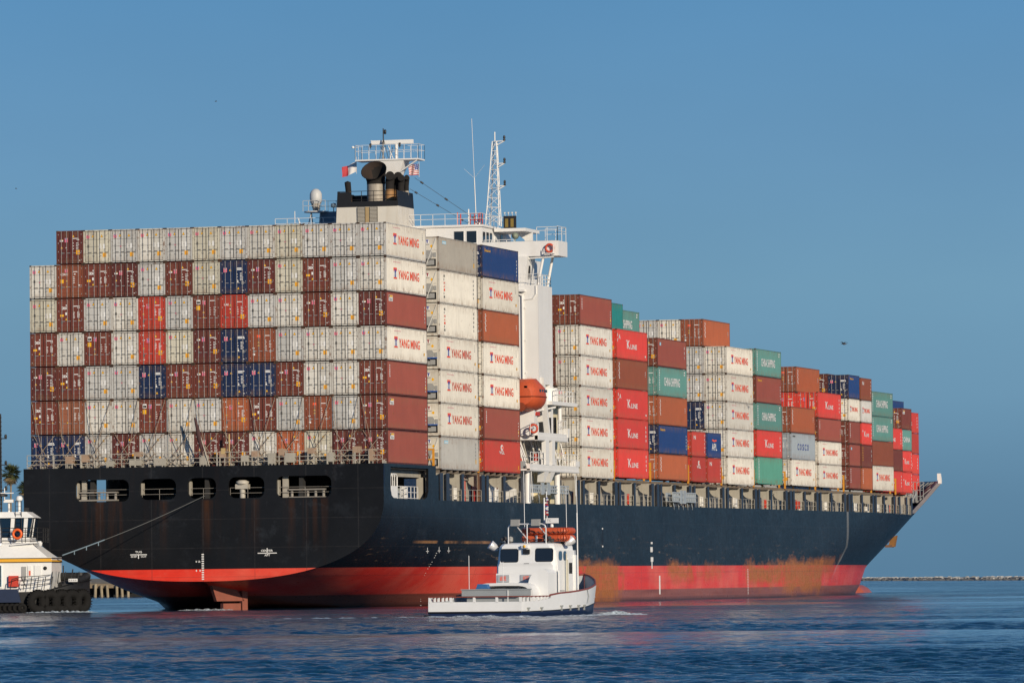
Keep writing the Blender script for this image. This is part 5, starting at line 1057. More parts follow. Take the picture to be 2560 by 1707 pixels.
# ------------------------------------------------------------------ bow
def bow():
    ys = [238, 240, 242, 244, 246, 248, 250, 252, 254, 257, 260, 263, 266, 269, 272, 275, 278, 280, 281.3]
    b = MB()
    for sg in (1, -1):
        rim_o, rim_i, lin = [], [], [[] for _ in range(7)]
        for y in ys:
            t = interp(y, ZTOP); xo = halfb(y, t); xi = max(0, halfb(y, t)-.6); zb = min(t-.05, 9.4 if y < 244 else 10.9)
            rim_o.append((sg*xo, y, t+.02)); rim_i.append((sg*xi, y, t+.02))
            for k in range(7): z = lerp(t-.05, zb, k/6); lin[k].append((sg*max(0, halfb(y, z)-(.42 if k else .6)), y-.02, z))
        b.loft([rim_o, rim_i]+lin, 0, False, False, False)
        for y in range(246, 280, 3): 
            t = interp(y, ZTOP); xi = halfb(y, t)-.85; zb = 10.9; xb = halfb(y, zb)-.3
            if xi > .8: b.hexa([(sg*xb, y, zb), (sg*(xb-.9), y, zb), (sg*(xb-.9), y+.12, zb), (sg*xb, y+.12, zb)], [(sg*xi, y, t-.1), (sg*(xi-.15), y, t-.1), (sg*(xi-.15), y+.12, t-.1), (sg*xi, y+.12, t-.1)])
    b.build('bow_bulwark', mat('bulwark_grey', (.30, .30, .285), .6, .1, .1, .25), SHIP)
    d = MB(); ring = [(min(halfb(y, 9.3)+(0 if y < 246 else .8), halfb(y, 10.8))-.3, y, 10.88) for y in ys[4:]]; ring2 = [(-x, y, z) for x, y, z in ring]
    d.loft([ring, ring2], 0, False, False, False); d.box(-10.2, 10.2, 245.6, 246.0, 9.2, 10.88); d.build('forecastle_deck', M_GREY, SHIP)
    for x in (-4.5, 4.5):
        w = MB(); w.tube((x-1.2, 258, 12.0), (x+1.2, 258, 12.0), .65, 14); w.box(x-1.5, x+1.5, 257, 259, 10.9, 11.5); w.box(x-1.7, x-1.3, 257.2, 258.8, 10.9, 12.5); w.box(x+1.3, x+1.7, 257.2, 258.8, 10.9, 12.5); w.build('windlass', M_GREY, SHIP)
    f = MB(); f.box(13.2, 13.6, 250.7, 251.2, 13.3, 13.75, 0); f.hexa([(13.1, 250.7, 13.75), (13.6, 250.7, 13.75), (13.6, 251.2, 13.75), (13.1, 251.2, 13.75)], [(13.1, 250.7, 14.6), (13.5, 250.7, 14.6), (13.5, 251.2, 14.6), (13.1, 251.2, 14.6)], 0); f.build('bow_light_housing', M_RAILW, SHIP)
    r = MB(); r.rail((10.2, 245.8, 10.9), (12.3, 245.8, 10.9), 2.6, 5, (1, .6, .3), .045); r.box(9.4, 11.0, 246.8, 248.5, 10.9, 12.4, 0); r.tube((11.2, 239.5, 9.3), (11.8, 243.5, 12.0), .1, 5); r.tube((10.6, 239.5, 9.3), (11.2, 243.5, 12.0), .1, 5); r.build('forecastle_stair', M_GREY, SHIP)
    q = MB()
    pts = [(halfb(y, interp(y, ZTOP))-.15, y, interp(y, ZTOP)) for y in (221, 225, 229, 233, 236)]
    for a, c in zip(pts[:-1], pts[1:]): q.rail(a, c, 1.15, 4, (1, .6, .3), .035)
    q.build('fore_railing', M_RAILB, SHIP)
    for y in (226.5, 229.5, 233, 236): 
        p = MB(); x = halfb(y, 9.6)-.9; p.box(x-.2, x+.25, y, y+.5, 9.2, 11.5); p.prism([(x-.2, 11.5), (x-.2, 10.2), (x-.9, 11.4)], lambda u, v: (u, y+.1, v), lambda u, v: (u, y+.3, v)); p.build('side_pillar', M_BEIGE, SHIP)
    k = MB(); k.hexa([(10.75, 231.4, 5.45), (11.45, 231.4, 5.35), (11.45, 232.3, 5.35), (10.75, 232.3, 5.45)], [(11.0, 231.4, 6.4), (11.75, 231.4, 6.75), (11.75, 232.3, 6.75), (11.0, 232.3, 6.4)], 0); k.box(10.35, 11.2, 231.2, 232.5, 5.3, 5.6, 1); k.tube((11.3, 231.8, 6.4), (10.6, 231.8, 7.0), .2, 8, 1); k.build('anchor', [mat('anchor_ochre', (.24, .11, .03), .8, .2, .4), M_RUSTY], SHIP)
    bl = MB(); bl.lathe([(.05, 6.0), (.9, 5.3), (1.7, 3.6), (2.2, 1.2), (2.3, -4)], (0, 262.0, -1.45), 18, 0, 'Y'); bl.build('bulbous_bow', mat('bulb_red', (.40, .10, .07), .5, .15), SHIP)
bow()

# ------------------------------------------------------------------ white launch in the foreground
M_BOATW = mat('launch_white', (.74, .745, .74), .35, .04, 0, .08, scale=.7, dirt=(.45, .45, .42))
M_BOATN = mat('launch_navy', (.010, .020, .065), .35, .15)
M_BOATG = mat('launch_grey', (.36, .38, .40), .6, .08)
M_CAP = mat('rail_cap_brown', (.22, .055, .035), .5, .15)
def launch():
    t = thing('pilot_launch', 'white launch with high cabin and orange floats motoring past the ship', 'boat', (57.97, -121.6, SEA), R(-4.3))
    HBt = [(0, 3.10), (.6, 3.17), (3, 3.2), (10, 3.2), (13, 3.05), (16, 2.55), (18.5, 1.65), (20.2, .75), (21, .05)]
    CAP = [(0, .99), (5.2, 1.05), (5.3, 1.38), (10, 1.50), (14, 1.72), (18, 2.15), (21, 2.6)]
    BOT = [(0, .34), (6, .38), (12, .52), (17, .80), (21, 1.2)]
    ys = [0, .3, .8, 1.6, 3, 5.24, 5.28, 7, 9, 11, 13, 14.5, 16, 17.2, 18.4, 19.4, 20.3, 21]
    def sec(y, z, flare=1.0):
        h = interp(y, HBt); k = max(0, (y-11)/10); zz = interp(y, CAP); return max(.02, h*(1-k*.30*(1-(z+.8)/(zz+.8))))
    b = MB()
    for sg in (1, -1):
        b.loft([[(sg*sec(y, z), y, z) for z in np.linspace(interp(y, BOT), interp(y, CAP), 6)] for y in ys], 0, False, False)
        b.loft([[(sg*(sec(y, z)-.14 if sec(y, z) > .2 else .01), y+(.12 if y == 0 else 0), z) for z in np.linspace(.7, interp(y, CAP), 4)] for y in ys], 1, False, False)
    b.box(-3.1, 3.1, 0, .12, .34, .99, 0)
    for sg in (1, -1): b.loft([[(sg*sec(y, interp(y, CAP)), y, interp(y, CAP)), (sg*max(.01, sec(y, interp(y, CAP))-.14), y, interp(y, CAP))] for y in ys], 1, False, False, False)
    b.quad((-3.0, .1, .72), (3.0, .1, .72), (3.0, 12, .75), (-3.0, 12, .75), 1); b.add([(-3, 12, .8), (3, 12, .8), (2.5, 16, 1.15), (1.0, 19.5, 1.5), (0, 20.6, 1.7), (-1, 19.5, 1.5), (-2.5, 16, 1.15)], [tuple(range(7))], 1)
    b.build('hull', [M_BOATW, M_BOATG], t)
    n = MB()
    for sg in (1, -1):
        n.loft([[(sg*max(.02, sec(y, z)*(1.0 if z > .1 else .86)), y, z) for z in (-.7, -.2, .15, interp(y, BOT))] for y in ys], 0, False, False)
        n.path([(sg*(sec(y, interp(y, BOT))+.03), y, interp(y, BOT)+.02) for y in ys], .03, 5, 1)
    n.box(-3.1, 3.1, -.01, .1, -.7, .34, 0); n.tube((-3.1, -.02, .34), (3.1, -.02, .34), .06, 6, 1); n.box(-3.3, -2.9, -.25, .1, -.05, .2, 1)
    n.build('boot_top', [M_BOATN, M_BLK], t)
    # stern and side rail with wooden cap
    r = MB()
    for x in (-3.02, -1.6, -.05, 1.45, 3.02): r.box(x-.07, x+.07, -.0, .14, .95, 1.28, 0)
    for y in (.5, 1.2, 1.9, 2.7, 3.4, 4.1, 4.7):
        for sg in (1, -1): x = sg*(sec(y, 1.0)-.07); r.box(x-.06, x+.06, y-.07, y+.07, 1.0, 1.3, 0)
    r.box(-3.1, 3.1, -.02, .16, 1.28, 1.34, 1)
    for sg in (1, -1): r.loft([[(sg*(sec(y, 1)+.02), y, 1.28), (sg*(sec(y, 1)+.02), y, 1.34), (sg*(sec(y, 1)-.16), y, 1.34), (sg*(sec(y, 1)-.16), y, 1.28)] for y in (0, .6, 1.6, 3, 5.2)], 1, True, True, False)
    for sg in (1, -1): r.path([(sg*(sec(y, interp(y, CAP))-.06), y, interp(y, CAP)+.04) for y in ys[6:]], .07, 5, 1)
    r.build('stern_rail', [M_BOATW, M_CAP], t)
    f = MB()
    for y in (1.0, 3.4, 7.2, 8.9, 10.6, 12.0): x = sec(y, .6); f.box(x, x+.08, y-.22, y+.22, .62-.08*(y < 6), .70-.08*(y < 6), 0); f.box(x, x+.06, y-.1, y+.1, .36, .62, 0)
    f.path([(sec(12.6, 1.6)+.05, 12.6, 1.66), (sec(12.9, 1.2)+.08, 12.9, 1.2), (sec(12.7, .8)+.08, 12.7, .8)], .03, 5, 1); f.build('side_fittings', [mat('fitting_grey', (.30, .31, .30), .6, .1), M_ROPE], t)
    # cabin
    c = MB()
    def cab(y0, y1, z, hw, r=.35): return [(-hw+r, y0, z), (hw-r, y0, z), (hw, y0+r, z), (hw, y1-r, z), (hw-r, y1, z), (-hw+r, y1, z), (-hw, y1-r, z), (-hw, y0+r, z)]
    c.loft([cab(9.6, 14.0, .75, 2.02, .12), cab(9.55, 14.0, 3.2, 2.0, .14), cab(9.5, 13.9, 3.4, 1.96, .22), cab(9.6, 13.6, 4.45, 1.86, .25), cab(9.7, 13.5, 4.62, 1.75, .3), cab(10.1, 13.2, 4.70, 1.4, .3)], 0, smooth=False)
    c.box(1.80, 2.06, 9.9, 13.4, .75, 4.2, 0)
    co = c.build('cabin', M_BOATW, t)
    def win(x0, x1, z0, z1, yb, yt):
        m = MB(); pts = rrect(x0, x1, z0, z1, .12, 3); pts2 = rrect(x0-.05, x1+.05, z0-.05, z1+.05, .15, 3)
        yy = lambda z: lerp(yb, yt, (z-3.4)/1.05)
        m.add([(x, yy(z)-.025, z) for x, z in pts], [tuple(range(len(pts)))], 0); m.add([(x, yy(z)-.012, z) for x, z in pts2], [tuple(range(len(pts2)))], 1); m.build('cabin_window', [M_GLASS, M_BLK], co)
    win(-1.66, -.52, 3.50, 4.28, 9.5, 9.6); win(.70, 1.84, 3.52, 4.30, 9.5, 9.6)
    for y0, y1 in ((10.05, 10.75), (10.95, 11.6)):
        m = MB(); pts = rrect(y0, y1, 3.55, 4.15, .22, 4); m.add([(2.075, y, z) for y, z in pts], [tuple(range(len(pts)))], 0); m.build('side_window', mat('side_glass', (.05, .10, .16), .1, 0), co)
    d = MB(); d.box(-.14, .30, 9.42, 9.56, 3.98, 4.28, 1); d.box(-.18, .22, 9.3, 9.6, 4.36, 4.58, 0); d.lathe([(0, 0), (.09, 0), (.09, .06)], (.02, 9.25, 4.47), 10, 2, 'Y'); d.box(-.1, .25, 9.49, 9.55, 3.36, 3.39, 1); d.build('cabin_fittings', [M_BOATW, M_BLK, M_YEL], co)
    dd = MB(); dd.box(2.06, 2.10, 11.8, 12.7, .9, 3.7, 0); dd.box(2.10, 2.12, 11.95, 12.55, 2.7, 3.4, 1); dd.tube((2.2, 11.2, 1.2), (2.2, 11.2, 4.0), .05, 6, 2); dd.tube((2.2, 11.45, 1.2), (2.2, 11.45, 3.6), .04, 6, 2); dd.box(2.08, 2.1, 10.0, 11.1, 1.6, 1.63, 1); dd.tube((2.16, 9.75, .9), (2.16, 9.75, 2.9), .06, 6, 0); dd.box(2.05, 2.2, 13.0, 13.4, .8, 3.9, 0); dd.build('side_door', [M_BOATW, M_DARK, mat('weathered_pole', (.55, .52, .42), .6, .1)], co)
    h = MB()                                                        # curved companionway hood on the starboard quarter
    pr = [(.75, .75), (2.1, .75), (2.1, 2.75), (1.95, 2.95)]
    for k in range(9): a = k/8*math.pi/2; pr.append((1.7-.95*math.sin(a), 2.0+.98*math.cos(a)))
    h.prism(pr, lambda x, z: (x, 7.9, z), lambda x, z: (x, 9.56, z), 0, False); h.build('companion_hood', M_BOATW, t)
    a = MB(); n = 14; out, inn = [], []                             # rounded trunk with arched opening
    for k in range(n+1):
        th = math.pi*k/n; ex = .38
        out.append((-.45+2.0*math.copysign(abs(math.cos(th))**ex, math.cos(th)), .75+1.40*abs(math.sin(th))**ex)); inn.append((-.45+1.78*math.copysign(abs(math.cos(th))**ex, math.cos(th)), .75+1.22*abs(math.sin(th))**ex))
    a.prism(out+inn[::-1], lambda x, z: (x, 6.6, z), lambda x, z: (x, 9.5, z), 0); a.prism(inn, lambda x, z: (x, 8.4, z), lambda x, z: (x, 8.5, z), 1); a.box(-.1, .1, 8.3, 8.42, .76, 1.9, 2); a.box(.25, .95, 8.3, 8.42, .8, 1.75, 2); a.box(-1.6, -.9, 8.3, 8.42, 1.4, 1.85, 2)
    a.build('engine_trunk', [M_BOATW, M_BOATG, M_BOATW], t)
    s = MB()
    for x0, x1, tx in ((-1.85, -1.05, '68 LIFE'), (-.28, .50, 'JACKET')):
        s.box(x0, x1, 9.30, 9.36, 2.20, 2.66, 0); s.text(tx, (x0+.18, 9.29, 2.28), (1, 0, 0), (0, 0, 1), (x1-x0)*.52, .30, 1)
    s.box(-1.95, .75, 9.37, 9.5, 2.10, 2.75, 2); s.build('life_jacket_sign', [M_BOATG, M_RED, M_BOATW], t)
    k = MB(); k.box(-2.3, 1.6, 3.9, 6.0, 1.34, 1.72, 0); k.box(-2.1, 1.4, 4.3, 5.8, .73, 1.34, 0); k.box(-2.35, 1.65, 3.85, 6.05, 1.72, 1.78, 0); k.box(.80, .84, 3.83, 3.9, .75, 1.7, 1); k.tube((-1.9, 4.2, 1.78), (-1.9, 4.2, 3.9), .022, 4, 1); k.tube((-.8, 7.5, 2.0), (-.8, 7.5, 3.5), .022, 4, 1); k.build('deck_box', [mat('deck_box_grey', (.27, .29, .30), .5, .1), M_BOATW], t)
    k = MB(); k.hexa([(-2.1, 6.0, 1.8), (-1.3, 6.0, 1.8), (-1.3, 6.5, 1.8), (-2.1, 6.5, 1.8)], [(-2.0, 6.0, 2.1), (-1.4, 6.0, 2.08), (-1.4, 6.5, 2.08), (-2.0, 6.5, 2.1)]); k.build('blue_cover', mat('blue_tarp', (.03, .12, .30), .6, .2), t)
    g = MB(); pts = [(-1.28, 9.9, 4.62), (-1.28, 9.9, 5.65), (-1.2, 9.9, 5.82), (-1.0, 9.9, 5.90), (1.0, 9.9, 5.90), (1.2, 9.9, 5.82), (1.28, 9.9, 5.65), (1.28, 9.9, 4.62)]
    g.path(pts, .045, 7); g.tube((0, 9.9, 4.66), (0, 9.9, 5.9), .045, 7); g.tube((-.65, 9.9, 5.7), (-.25, 11.2, 4.7), .04, 6); g.tube((.85, 9.9, 5.7), (1.25, 11.2, 4.7), .04, 6); g.build('light_arch', mat('polished_steel', (.68, .68, .68), .3, .05, metal=.3), t)
    for x in (-.78, .62): q = MB(); q.hexa([(x-.28, 9.7, 5.78), (x+.26, 9.7, 5.78), (x+.26, 9.95, 5.78), (x-.28, 9.95, 5.78)], [(x-.24, 9.65, 6.2), (x+.3, 9.65, 6.2), (x+.3, 9.95, 6.2), (x-.24, 9.95, 6.2)]); q.build('floodlight', M_GRYD, t)
    for x, y, z, sg in ((-2.45, 10.5, 4.42, -1), (2.25, 11.5, 4.7, 1)):
        q = MB(); q.lathe([(.30, -.35), (.31, -.3), (.26, 0), (.16, .22), (0, .30)], (0, 0, 0), 14, 0, 'Y'); q.lathe([(0, 0), (.29, .01)], (0, -.33, 0), 14, 1, 'Y'); o = q.build('searchlight', [mat('polished_steel', (.68, .68, .68)), M_DARK], t, (x, y, z)); o.rotation_euler = (R(-35), 0, R(60*sg if sg < 0 else 140))
        q = MB(); q.tube((x, y, z), (x-sg*.45, y+.1, z+.15), .05, 6); q.box(x-sg*.45-.1, x-sg*.45+.1, y, y+.2, z-.1, z+.3); q.build('searchlight_bracket', M_DARK, t)
    m = MB(); m.lathe([(.12, 0), (.1, .25)], (.95, 12, 5.7), 10); m.box(.60, 1.35, 11.8, 12.2, 5.95, 6.28); m.text('TC', (.68, 11.795, 6.05), (1, 0, 0), (0, 0, 1), .3, .16, 1); m.tube((.3, 12.4, 4.6), (.3, 12.4, 7.6), .05, 6); m.tube((.48, 12.5, 5.0), (.42, 12.5, 8.0), .03, 5); m.build('radar', [M_BOATW, M_GRYD], t)
    for x, y, z0, z1, r in ((-.55, 11.0, 4.7, 9.3, .022), (1.75, 12.6, 4.7, 8.3, .022), (2.35, 13.0, 1.5, 6.6, .045), (2.33, 13.0, 6.6, 9.0, .025)): w = MB(); w.tube((x, y, z0), (x-.03, y, z1), r, 5); w.build('whip_antenna', M_BOATW, t)
    p = MB()
    rr = random.Random(2)
    for i in range(16): p.box(.36+rr.uniform(-.05, .1), .50+rr.uniform(0, .06), 12.4, 12.5, 6.45+i*.07, 6.55+i*.07, rr.choice((0, 0, 1, 2)))
    p.build('furled_pennant', [mat('pennant_red', (.35, .03, .03), .7, .2), M_WHT, M_BLU], t)
    x = MB(); 
    for i in range(10): x.lathe([(0, 0), (.16, .06), (.17, .2), (0, .28)], (rr.uniform(-2.0, -1.2), rr.uniform(10.1, 10.6), 4.55+rr.uniform(0, .35)), 7, rr.choice((0, 0, 1)))
    for i in range(8): x.lathe([(0, 0), (.15, .06), (.16, .2), (0, .28)], (rr.uniform(1.0, 1.6), rr.uniform(10.0, 10.6), 4.6+rr.uniform(0, .4)), 7, 0)
    x.build('coiled_lines', [mat('black_lines', (.04, .04, .045), .8, .3), M_GRYD], t)
    return t
LAUNCH = launch()
ML = LAUNCH.matrix_basis.copy()
def life_floats():
    for z, lab in ((4.98, 'lower orange life float strapped on the roof of the white launch'), (5.44, 'upper orange life float stacked on another on the launch roof')):
        o = thing('life_float', lab, 'life float', (ML @ Vector((.75, 11.9, z))), R(-4.3), 'orange life floats')
        b = MB(); n = 30; ring = []
        for i in range(n):
            t = 2*math.pi*i/n; ex = .35; ring.append(Vector((1.45*math.copysign(abs(math.cos(t))**ex, math.cos(t)), .85*math.copysign(abs(math.sin(t))**ex, math.sin(t)), 0)))
        b.path(ring+[ring[0]], .225, 9); b.build('float_ring', M_ORANGE, o)
        s = MB()
        for k in range(9): a = Vector((-1.35+k*.34, -1.09, -.02)); s.tube(a, a+Vector((.17, 0, -.12)), .022, 4); s.tube(a+Vector((.17, 0, -.12)), a+Vector((.34, 0, 0)), .022, 4)
        for x in ((-.5, .1) if z < 5.2 else ()): s.box(x, x+.12, -1.10, -1.05, -.22, .2, 1)
        s.build('grab_line', [mat('black_lines', (.04, .04, .045)), M_WHT], o)
life_floats()

# ------------------------------------------------------------------ tug
def tug():
    az = R(12); t = thing('tugboat', 'white and black tugboat with tyre fenders holding a line to the ship', 'tug', (-6.1, -12.5, SEA), az)
    M_TW = mat('tug_white', (.74, .735, .71), .4, .05, 0, .1, scale=.8, dirt=(.40, .36, .28)); M_TB = mat('tug_black', (.008, .008, .009), .55, .2); M_TN = mat('tug_navy', (.012, .022, .055), .45, .2)
    M_TYRE = mat('tyre_rubber', (.011, .0105, .010), .9, .25, spec=.2)
    # u (x) forward, y to port, bow at x = 0
    HBt = [(-17, 4.4), (-9, 4.6), (-6, 4.4), (-4, 3.9), (-2.4, 3.1), (-1.2, 2.1), (-.4, 1.1), (0, .1)]
    TOP = [(-17, 1.65), (-7, 1.7), (-4, 1.75), (-2.6, 2.0), (-1.4, 2.35), (0, 2.7)]
    us = [-17, -13, -9, -7.5, -6, -5, -4, -3.2, -2.4, -1.8, -1.2, -.8, -.4, -.15, 0]
    b = MB()
    for sg in (1, -1):
        b.loft([[(u-.0+(-.9*(1-z/3.4) if u > -3 else 0), sg*interp(u, HBt)*(1-.12*(1-(z+.8)/(interp(u, TOP)+.8))), z) for z in np.linspace(-.8, interp(u, TOP), 7)] for u in us], 0, False, False)
        b.loft([[(u-(.18 if u > -1 else 0), sg*max(.01, interp(u, HBt)-.2), z) for z in np.linspace(1.2, interp(u, TOP), 4)] for u in us], 0, False, False)
        b.loft([[(u, sg*interp(u, HBt), interp(u, TOP)), (u-(.18 if u > -1 else 0), sg*max(.01, interp(u, HBt)-.2), interp(u, TOP)+.03)] for u in us], 0, False, False)
    b.loft([[(u, interp(u, HBt)-.1, interp(u, TOP)-.9) for u in us], [(u, -interp(u, HBt)+.1, interp(u, TOP)-.9) for u in us]], 1, False, False, False)
    b.build('hull', [M_TB, mat('tug_deck', (.10, .10, .10), .7, .2)], t)
    fb = MB(); pts = [(u-.35, sg*max(0, interp(u, HBt)-.5), 3.0 if sg > 0 else lerp(2.2, 2.9, (u+2)/2)) for sg, u in [(-1, -2.0), (-1, -1.4), (-1, -.8), (-1, -.3), (1, -.05), (1, -.4), (1, -1.2), (1, -2.4), (1, -3.4), (1, -4.5), (1, -7)]]; fb.path(pts, .34, 10); fb.loft([[(x, y, z) for x, y, z in pts], [(x, y, 1.4) for x, y, z in pts]], 0, False, False, False); fb.build('bow_fender', M_TB, t)
    s = MB(); s.hexa([(-17, -4.62, .9), (-5.3, -4.62, .9), (-5.3, -4.45, .9), (-17, -4.45, .9)], [(-17, -4.62, 2.0), (-5.6, -4.62, 2.0), (-5.6, -4.45, 2.0), (-17, -4.45, 2.0)]); s.build('side_plate', M_TN, t)
    w = MB(); w.hexa([(-17, -3.4, 1.7), (-3.0, -3.0, 1.7), (-3.0, 3.0, 1.7), (-17, 3.4, 1.7)], [(-17, -3.4, 4.6), (-2.95, -3.0, 4.6), (-2.95, 3.0, 4.6), (-17, 3.4, 4.6)], 0)
    w.hexa([(-17, -3.35, 4.6), (-3.3, -2.95, 4.6), (-3.3, 2.95, 4.6), (-17, 3.35, 4.6)], [(-17, -2.2, 5.85), (-4.9, -2.0, 5.85), (-4.9, 2.0, 5.85), (-17, 2.2, 5.85)], 0)
    wo = w.build('deckhouse', M_TW, t)
    y = MB(); y.hexa([(-17, -3.44, 4.24), (-2.9, -3.04, 4.24), (-2.9, 3.04, 4.24), (-17, 3.44, 4.24)], [(-17, -3.44, 4.50), (-3.0, -3.04, 4.50), (-3.0, 3.04, 4.50), (-17, 3.44, 4.50)], 0)
    for z in (4.18, 4.50): y.hexa([(-17, -3.46, z), (-2.88, -3.06, z), (-2.88, 3.06, z), (-17, 3.46, z)], [(-17, -3.46, z+.06), (-2.88, -3.06, z+.06), (-2.88, 3.06, z+.06), (-17, 3.46, z+.06)], 1)
    y.build('house_stripe', [mat('stripe_yellow', (.72, .36, .02), .5, .05), M_TB], wo)
    d = MB(); d.box(-7.7, -7.1, -3.2, -3.12, 2.1, 4.0, 2)
    for x0, x1, z0, z1, m, yy in ((-8.2, -7.15, 2.2, 3.95, 3, -3.16), (-5.45, -5.08, 2.75, 3.85, 1, -3.10), (-4.95, -4.62, 2.9, 3.9, 0, -3.09), (-4.4, -3.85, 1.9, 3.95, 0, -3.07), (-6.5, -5.7, 2.2, 3.1, 4, -3.4)): d.box(x0, x1, yy-.04, -2.9, z0, z1, m)
    d.lathe([(0, 0), (.16, 0), (.16, .04)], (-3.5, -3.06, 3.7), 12, 5, 'Y'); d.box(-4.85, -4.70, -3.15, -3.1, 3.1, 3.5, 6); d.build('house_fittings', [M_TW, M_GRYD, M_TW, mat('blue_glass', (.05, .17, .28), .15, 0), M_REDP, M_DARK, M_ORR], wo)
    h = MB()                                                        # wheelhouse
    h.hexa([(-12, -1.9, 5.8), (-4.9, -1.9, 5.8), (-4.9, 1.9, 5.8), (-12, 1.9, 5.8)], [(-12, -1.9, 6.25), (-4.95, -1.9, 6.25), (-4.95, 1.9, 6.25), (-12, 1.9, 6.25)], 0)
    h.hexa([(-12, -1.8, 6.25), (-5.0, -1.8, 6.25), (-5.0, 1.8, 6.25), (-12, 1.8, 6.25)], [(-12, -1.85, 7.9), (-4.7, -1.85, 7.9), (-4.7, 1.85, 7.9), (-12, 1.85, 7.9)], 1)
    h.hexa([(-12, -2.1, 7.9), (-4.5, -2.05, 7.9), (-4.5, 2.05, 7.9), (-12, 2.1, 7.9)], [(-12, -1.8, 8.4), (-5.2, -1.75, 8.4), (-5.2, 1.75, 8.4), (-12, 1.8, 8.4)], 0)
    for x in (-9.5, -7.9, -6.45, -5.35): h.hexa([(x-.14, -1.93, 6.2), (x+.14, -1.93, 6.2), (x+.14, -1.7, 6.2), (x-.14, -1.7, 6.2)], [(x-.02, -1.95, 7.95), (x+.30, -1.95, 7.95), (x+.30, -1.7, 7.95), (x-.02, -1.7, 7.95)], 0)
    h.hexa([(-4.92, -.9, 6.2), (-4.85, -.9, 6.2), (-4.85, -.7, 6.2), (-4.92, -.7, 6.2)], [(-4.66, -.9, 7.92), (-4.6, -.9, 7.92), (-4.6, -.7, 7.92), (-4.66, -.7, 7.92)], 0)
    ho = h.build('wheelhouse', [M_TW, mat('wheelhouse_glass', (.008, .022, .045), .12, 0)], t)
    r = MB()
    for z in (5.95, 6.3, 6.7, 7.05): r.path([(-7.2, -2.6, z), (-4.2, -2.5, z), (-3.9, -2.1, z), (-3.9, 2.0, z)], .03, 5)
    for x, yy in ((-7.2, -2.6), (-6.2, -2.57), (-5.2, -2.53), (-4.2, -2.5), (-3.9, -1.2), (-3.9, 0), (-3.9, 1.2), (-3.9, 2)): r.tube((x, yy, 5.85), (x, yy, 7.05), .035, 5)
    r.path([(-6.1, -2.0, 7.0), (-6.1, -2.0, 9.3), (-5.6, -2.0, 9.3), (-5.6, -2.0, 7.0)], .03, 5)
    for k in range(7): r.tube((-6.1, -2.0, 7.2+k*.33), (-5.6, -2.0, 7.2+k*.33), .02, 4)
    for x0, x1, z0, z1 in ((-5.2, -3.0, 1.9, 3.0), (-3.0, -1.0, 2.4, 3.4)):
        for k in range(5): x = lerp(x0, x1, k/4); yy = -interp(x, HBt)+.15; r.tube((x, yy, z0), (x+.15, yy+.1, z1-.1*k*0), .035, 5)
    for z in (2.3, 2.65, 3.0): r.path([(-5.4, -4.0, z), (-4.0, -3.7, z+.05), (-3.0, -3.2, z+.15)], .03, 5)
    r.path([(-6.3, -4.2, 1.8), (-6.1, -4.2, 2.8), (-5.4, -4.0, 3.0), (-5.0, -3.95, 2.2)], .04, 5); r.build('black_railing', M_TB, t)
    m = MB(); m.box(-4.95, -4.6, -2.4, 2, 5.72, 5.8, 0); m.hexa([(-6.5, -2.5, 5.6), (-3.9, -2.5, 5.85), (-3.9, -2.3, 5.85), (-6.5, -2.3, 5.6)], [(-6.5, -2.5, 5.68), (-3.9, -2.5, 5.95), (-3.9, -2.3, 5.95), (-6.5, -2.3, 5.68)], 0); m.lathe([(.05, -.2), (.18, -.1), (.2, .15)], (-4.0, -2.4, 5.7), 8, 0); m.lathe([(0, .42), (.22, .36), (.3, .15), (.24, 0)], (-6.0, -.4, 9.35), 12, 0); m.tube((-6.0, -.4, 8.4), (-6.0, -.4, 9.4), .12, 8, 0); m.box(-5.6, -5.2, -.6, -.2, 8.4, 8.75, 1); m.box(-7.3, -6.5, -.5, 0, 9.2, 9.45, 0); m.tube((-6.9, -.2, 8.4), (-6.9, -.2, 9.2), .1, 6, 0); m.box(-7.5, -6.4, -.9, -.8, 9.95, 10.02, 0); m.tube((-7.2, -.6, 9.4), (-7.2, -.6, 10.4), .05, 5, 0); m.build('wheelhouse_fittings', [M_TW, M_DARK], ho)
    e = MB(); e.tube((-7.35, -2.2, 5.6), (-7.95, -2.2, 10.0), .22, 12); e.build('exhaust_pipe', mat('polished_steel', (.68, .68, .68)), t)
    k = MB()
    for dx, dy in ((0, 0), (.45, 0), (.22, .4)): k.tube((-7.95+dx, -.4+dy, 8.4), (-7.75+dx*.5, -.4+dy*.5, 16.6), .07, 6)
    for i in range(22): z = 8.6+i*.36; k.tube((-7.95+.02*i*.3, -.4, z), (-7.5, -.4, z+.18), .03, 4); k.box(-7.85, -7.45, -.6, -.2, z+.1, z+.16)
    for z in (10.2, 12.3, 14.5): k.box(-7.6, -7.0, -.45, -.35, z, z+.08); k.lathe([(.1, 0), (.12, .15), (.08, .3)], (-7.1, -.4, z+.08), 8)
    k.lathe([(.5, 0), (.55, .15), (.1, .3)], (-7.5, -.4, 9.7), 12); k.build('tug_mast', M_TB, t)
    for u in (-3.75, -2.85, -2.0, -1.25, -.55):
        yy = -interp(u, HBt); sl = (interp(u+.25, HBt)-interp(u-.25, HBt))/.5; nrm = Vector((-sl, -1, 0)).normalized(); c0 = Vector((u-.35, yy, .92))+nrm*.28; tv = Vector((-nrm.y, nrm.x, 0))
        q = MB(); q.torus(c0, nrm, .64, .36, 0, 24, 10)
        for a in range(26):
            th = 2*math.pi*a/26; c = c0+tv*(math.cos(th)*1.0)+Vector((0, 0, math.sin(th)*1.0)); q.tube(c-nrm*.26, c+nrm*.26, .055, 4)
        q.build('tyre_fender', M_TYRE, t)
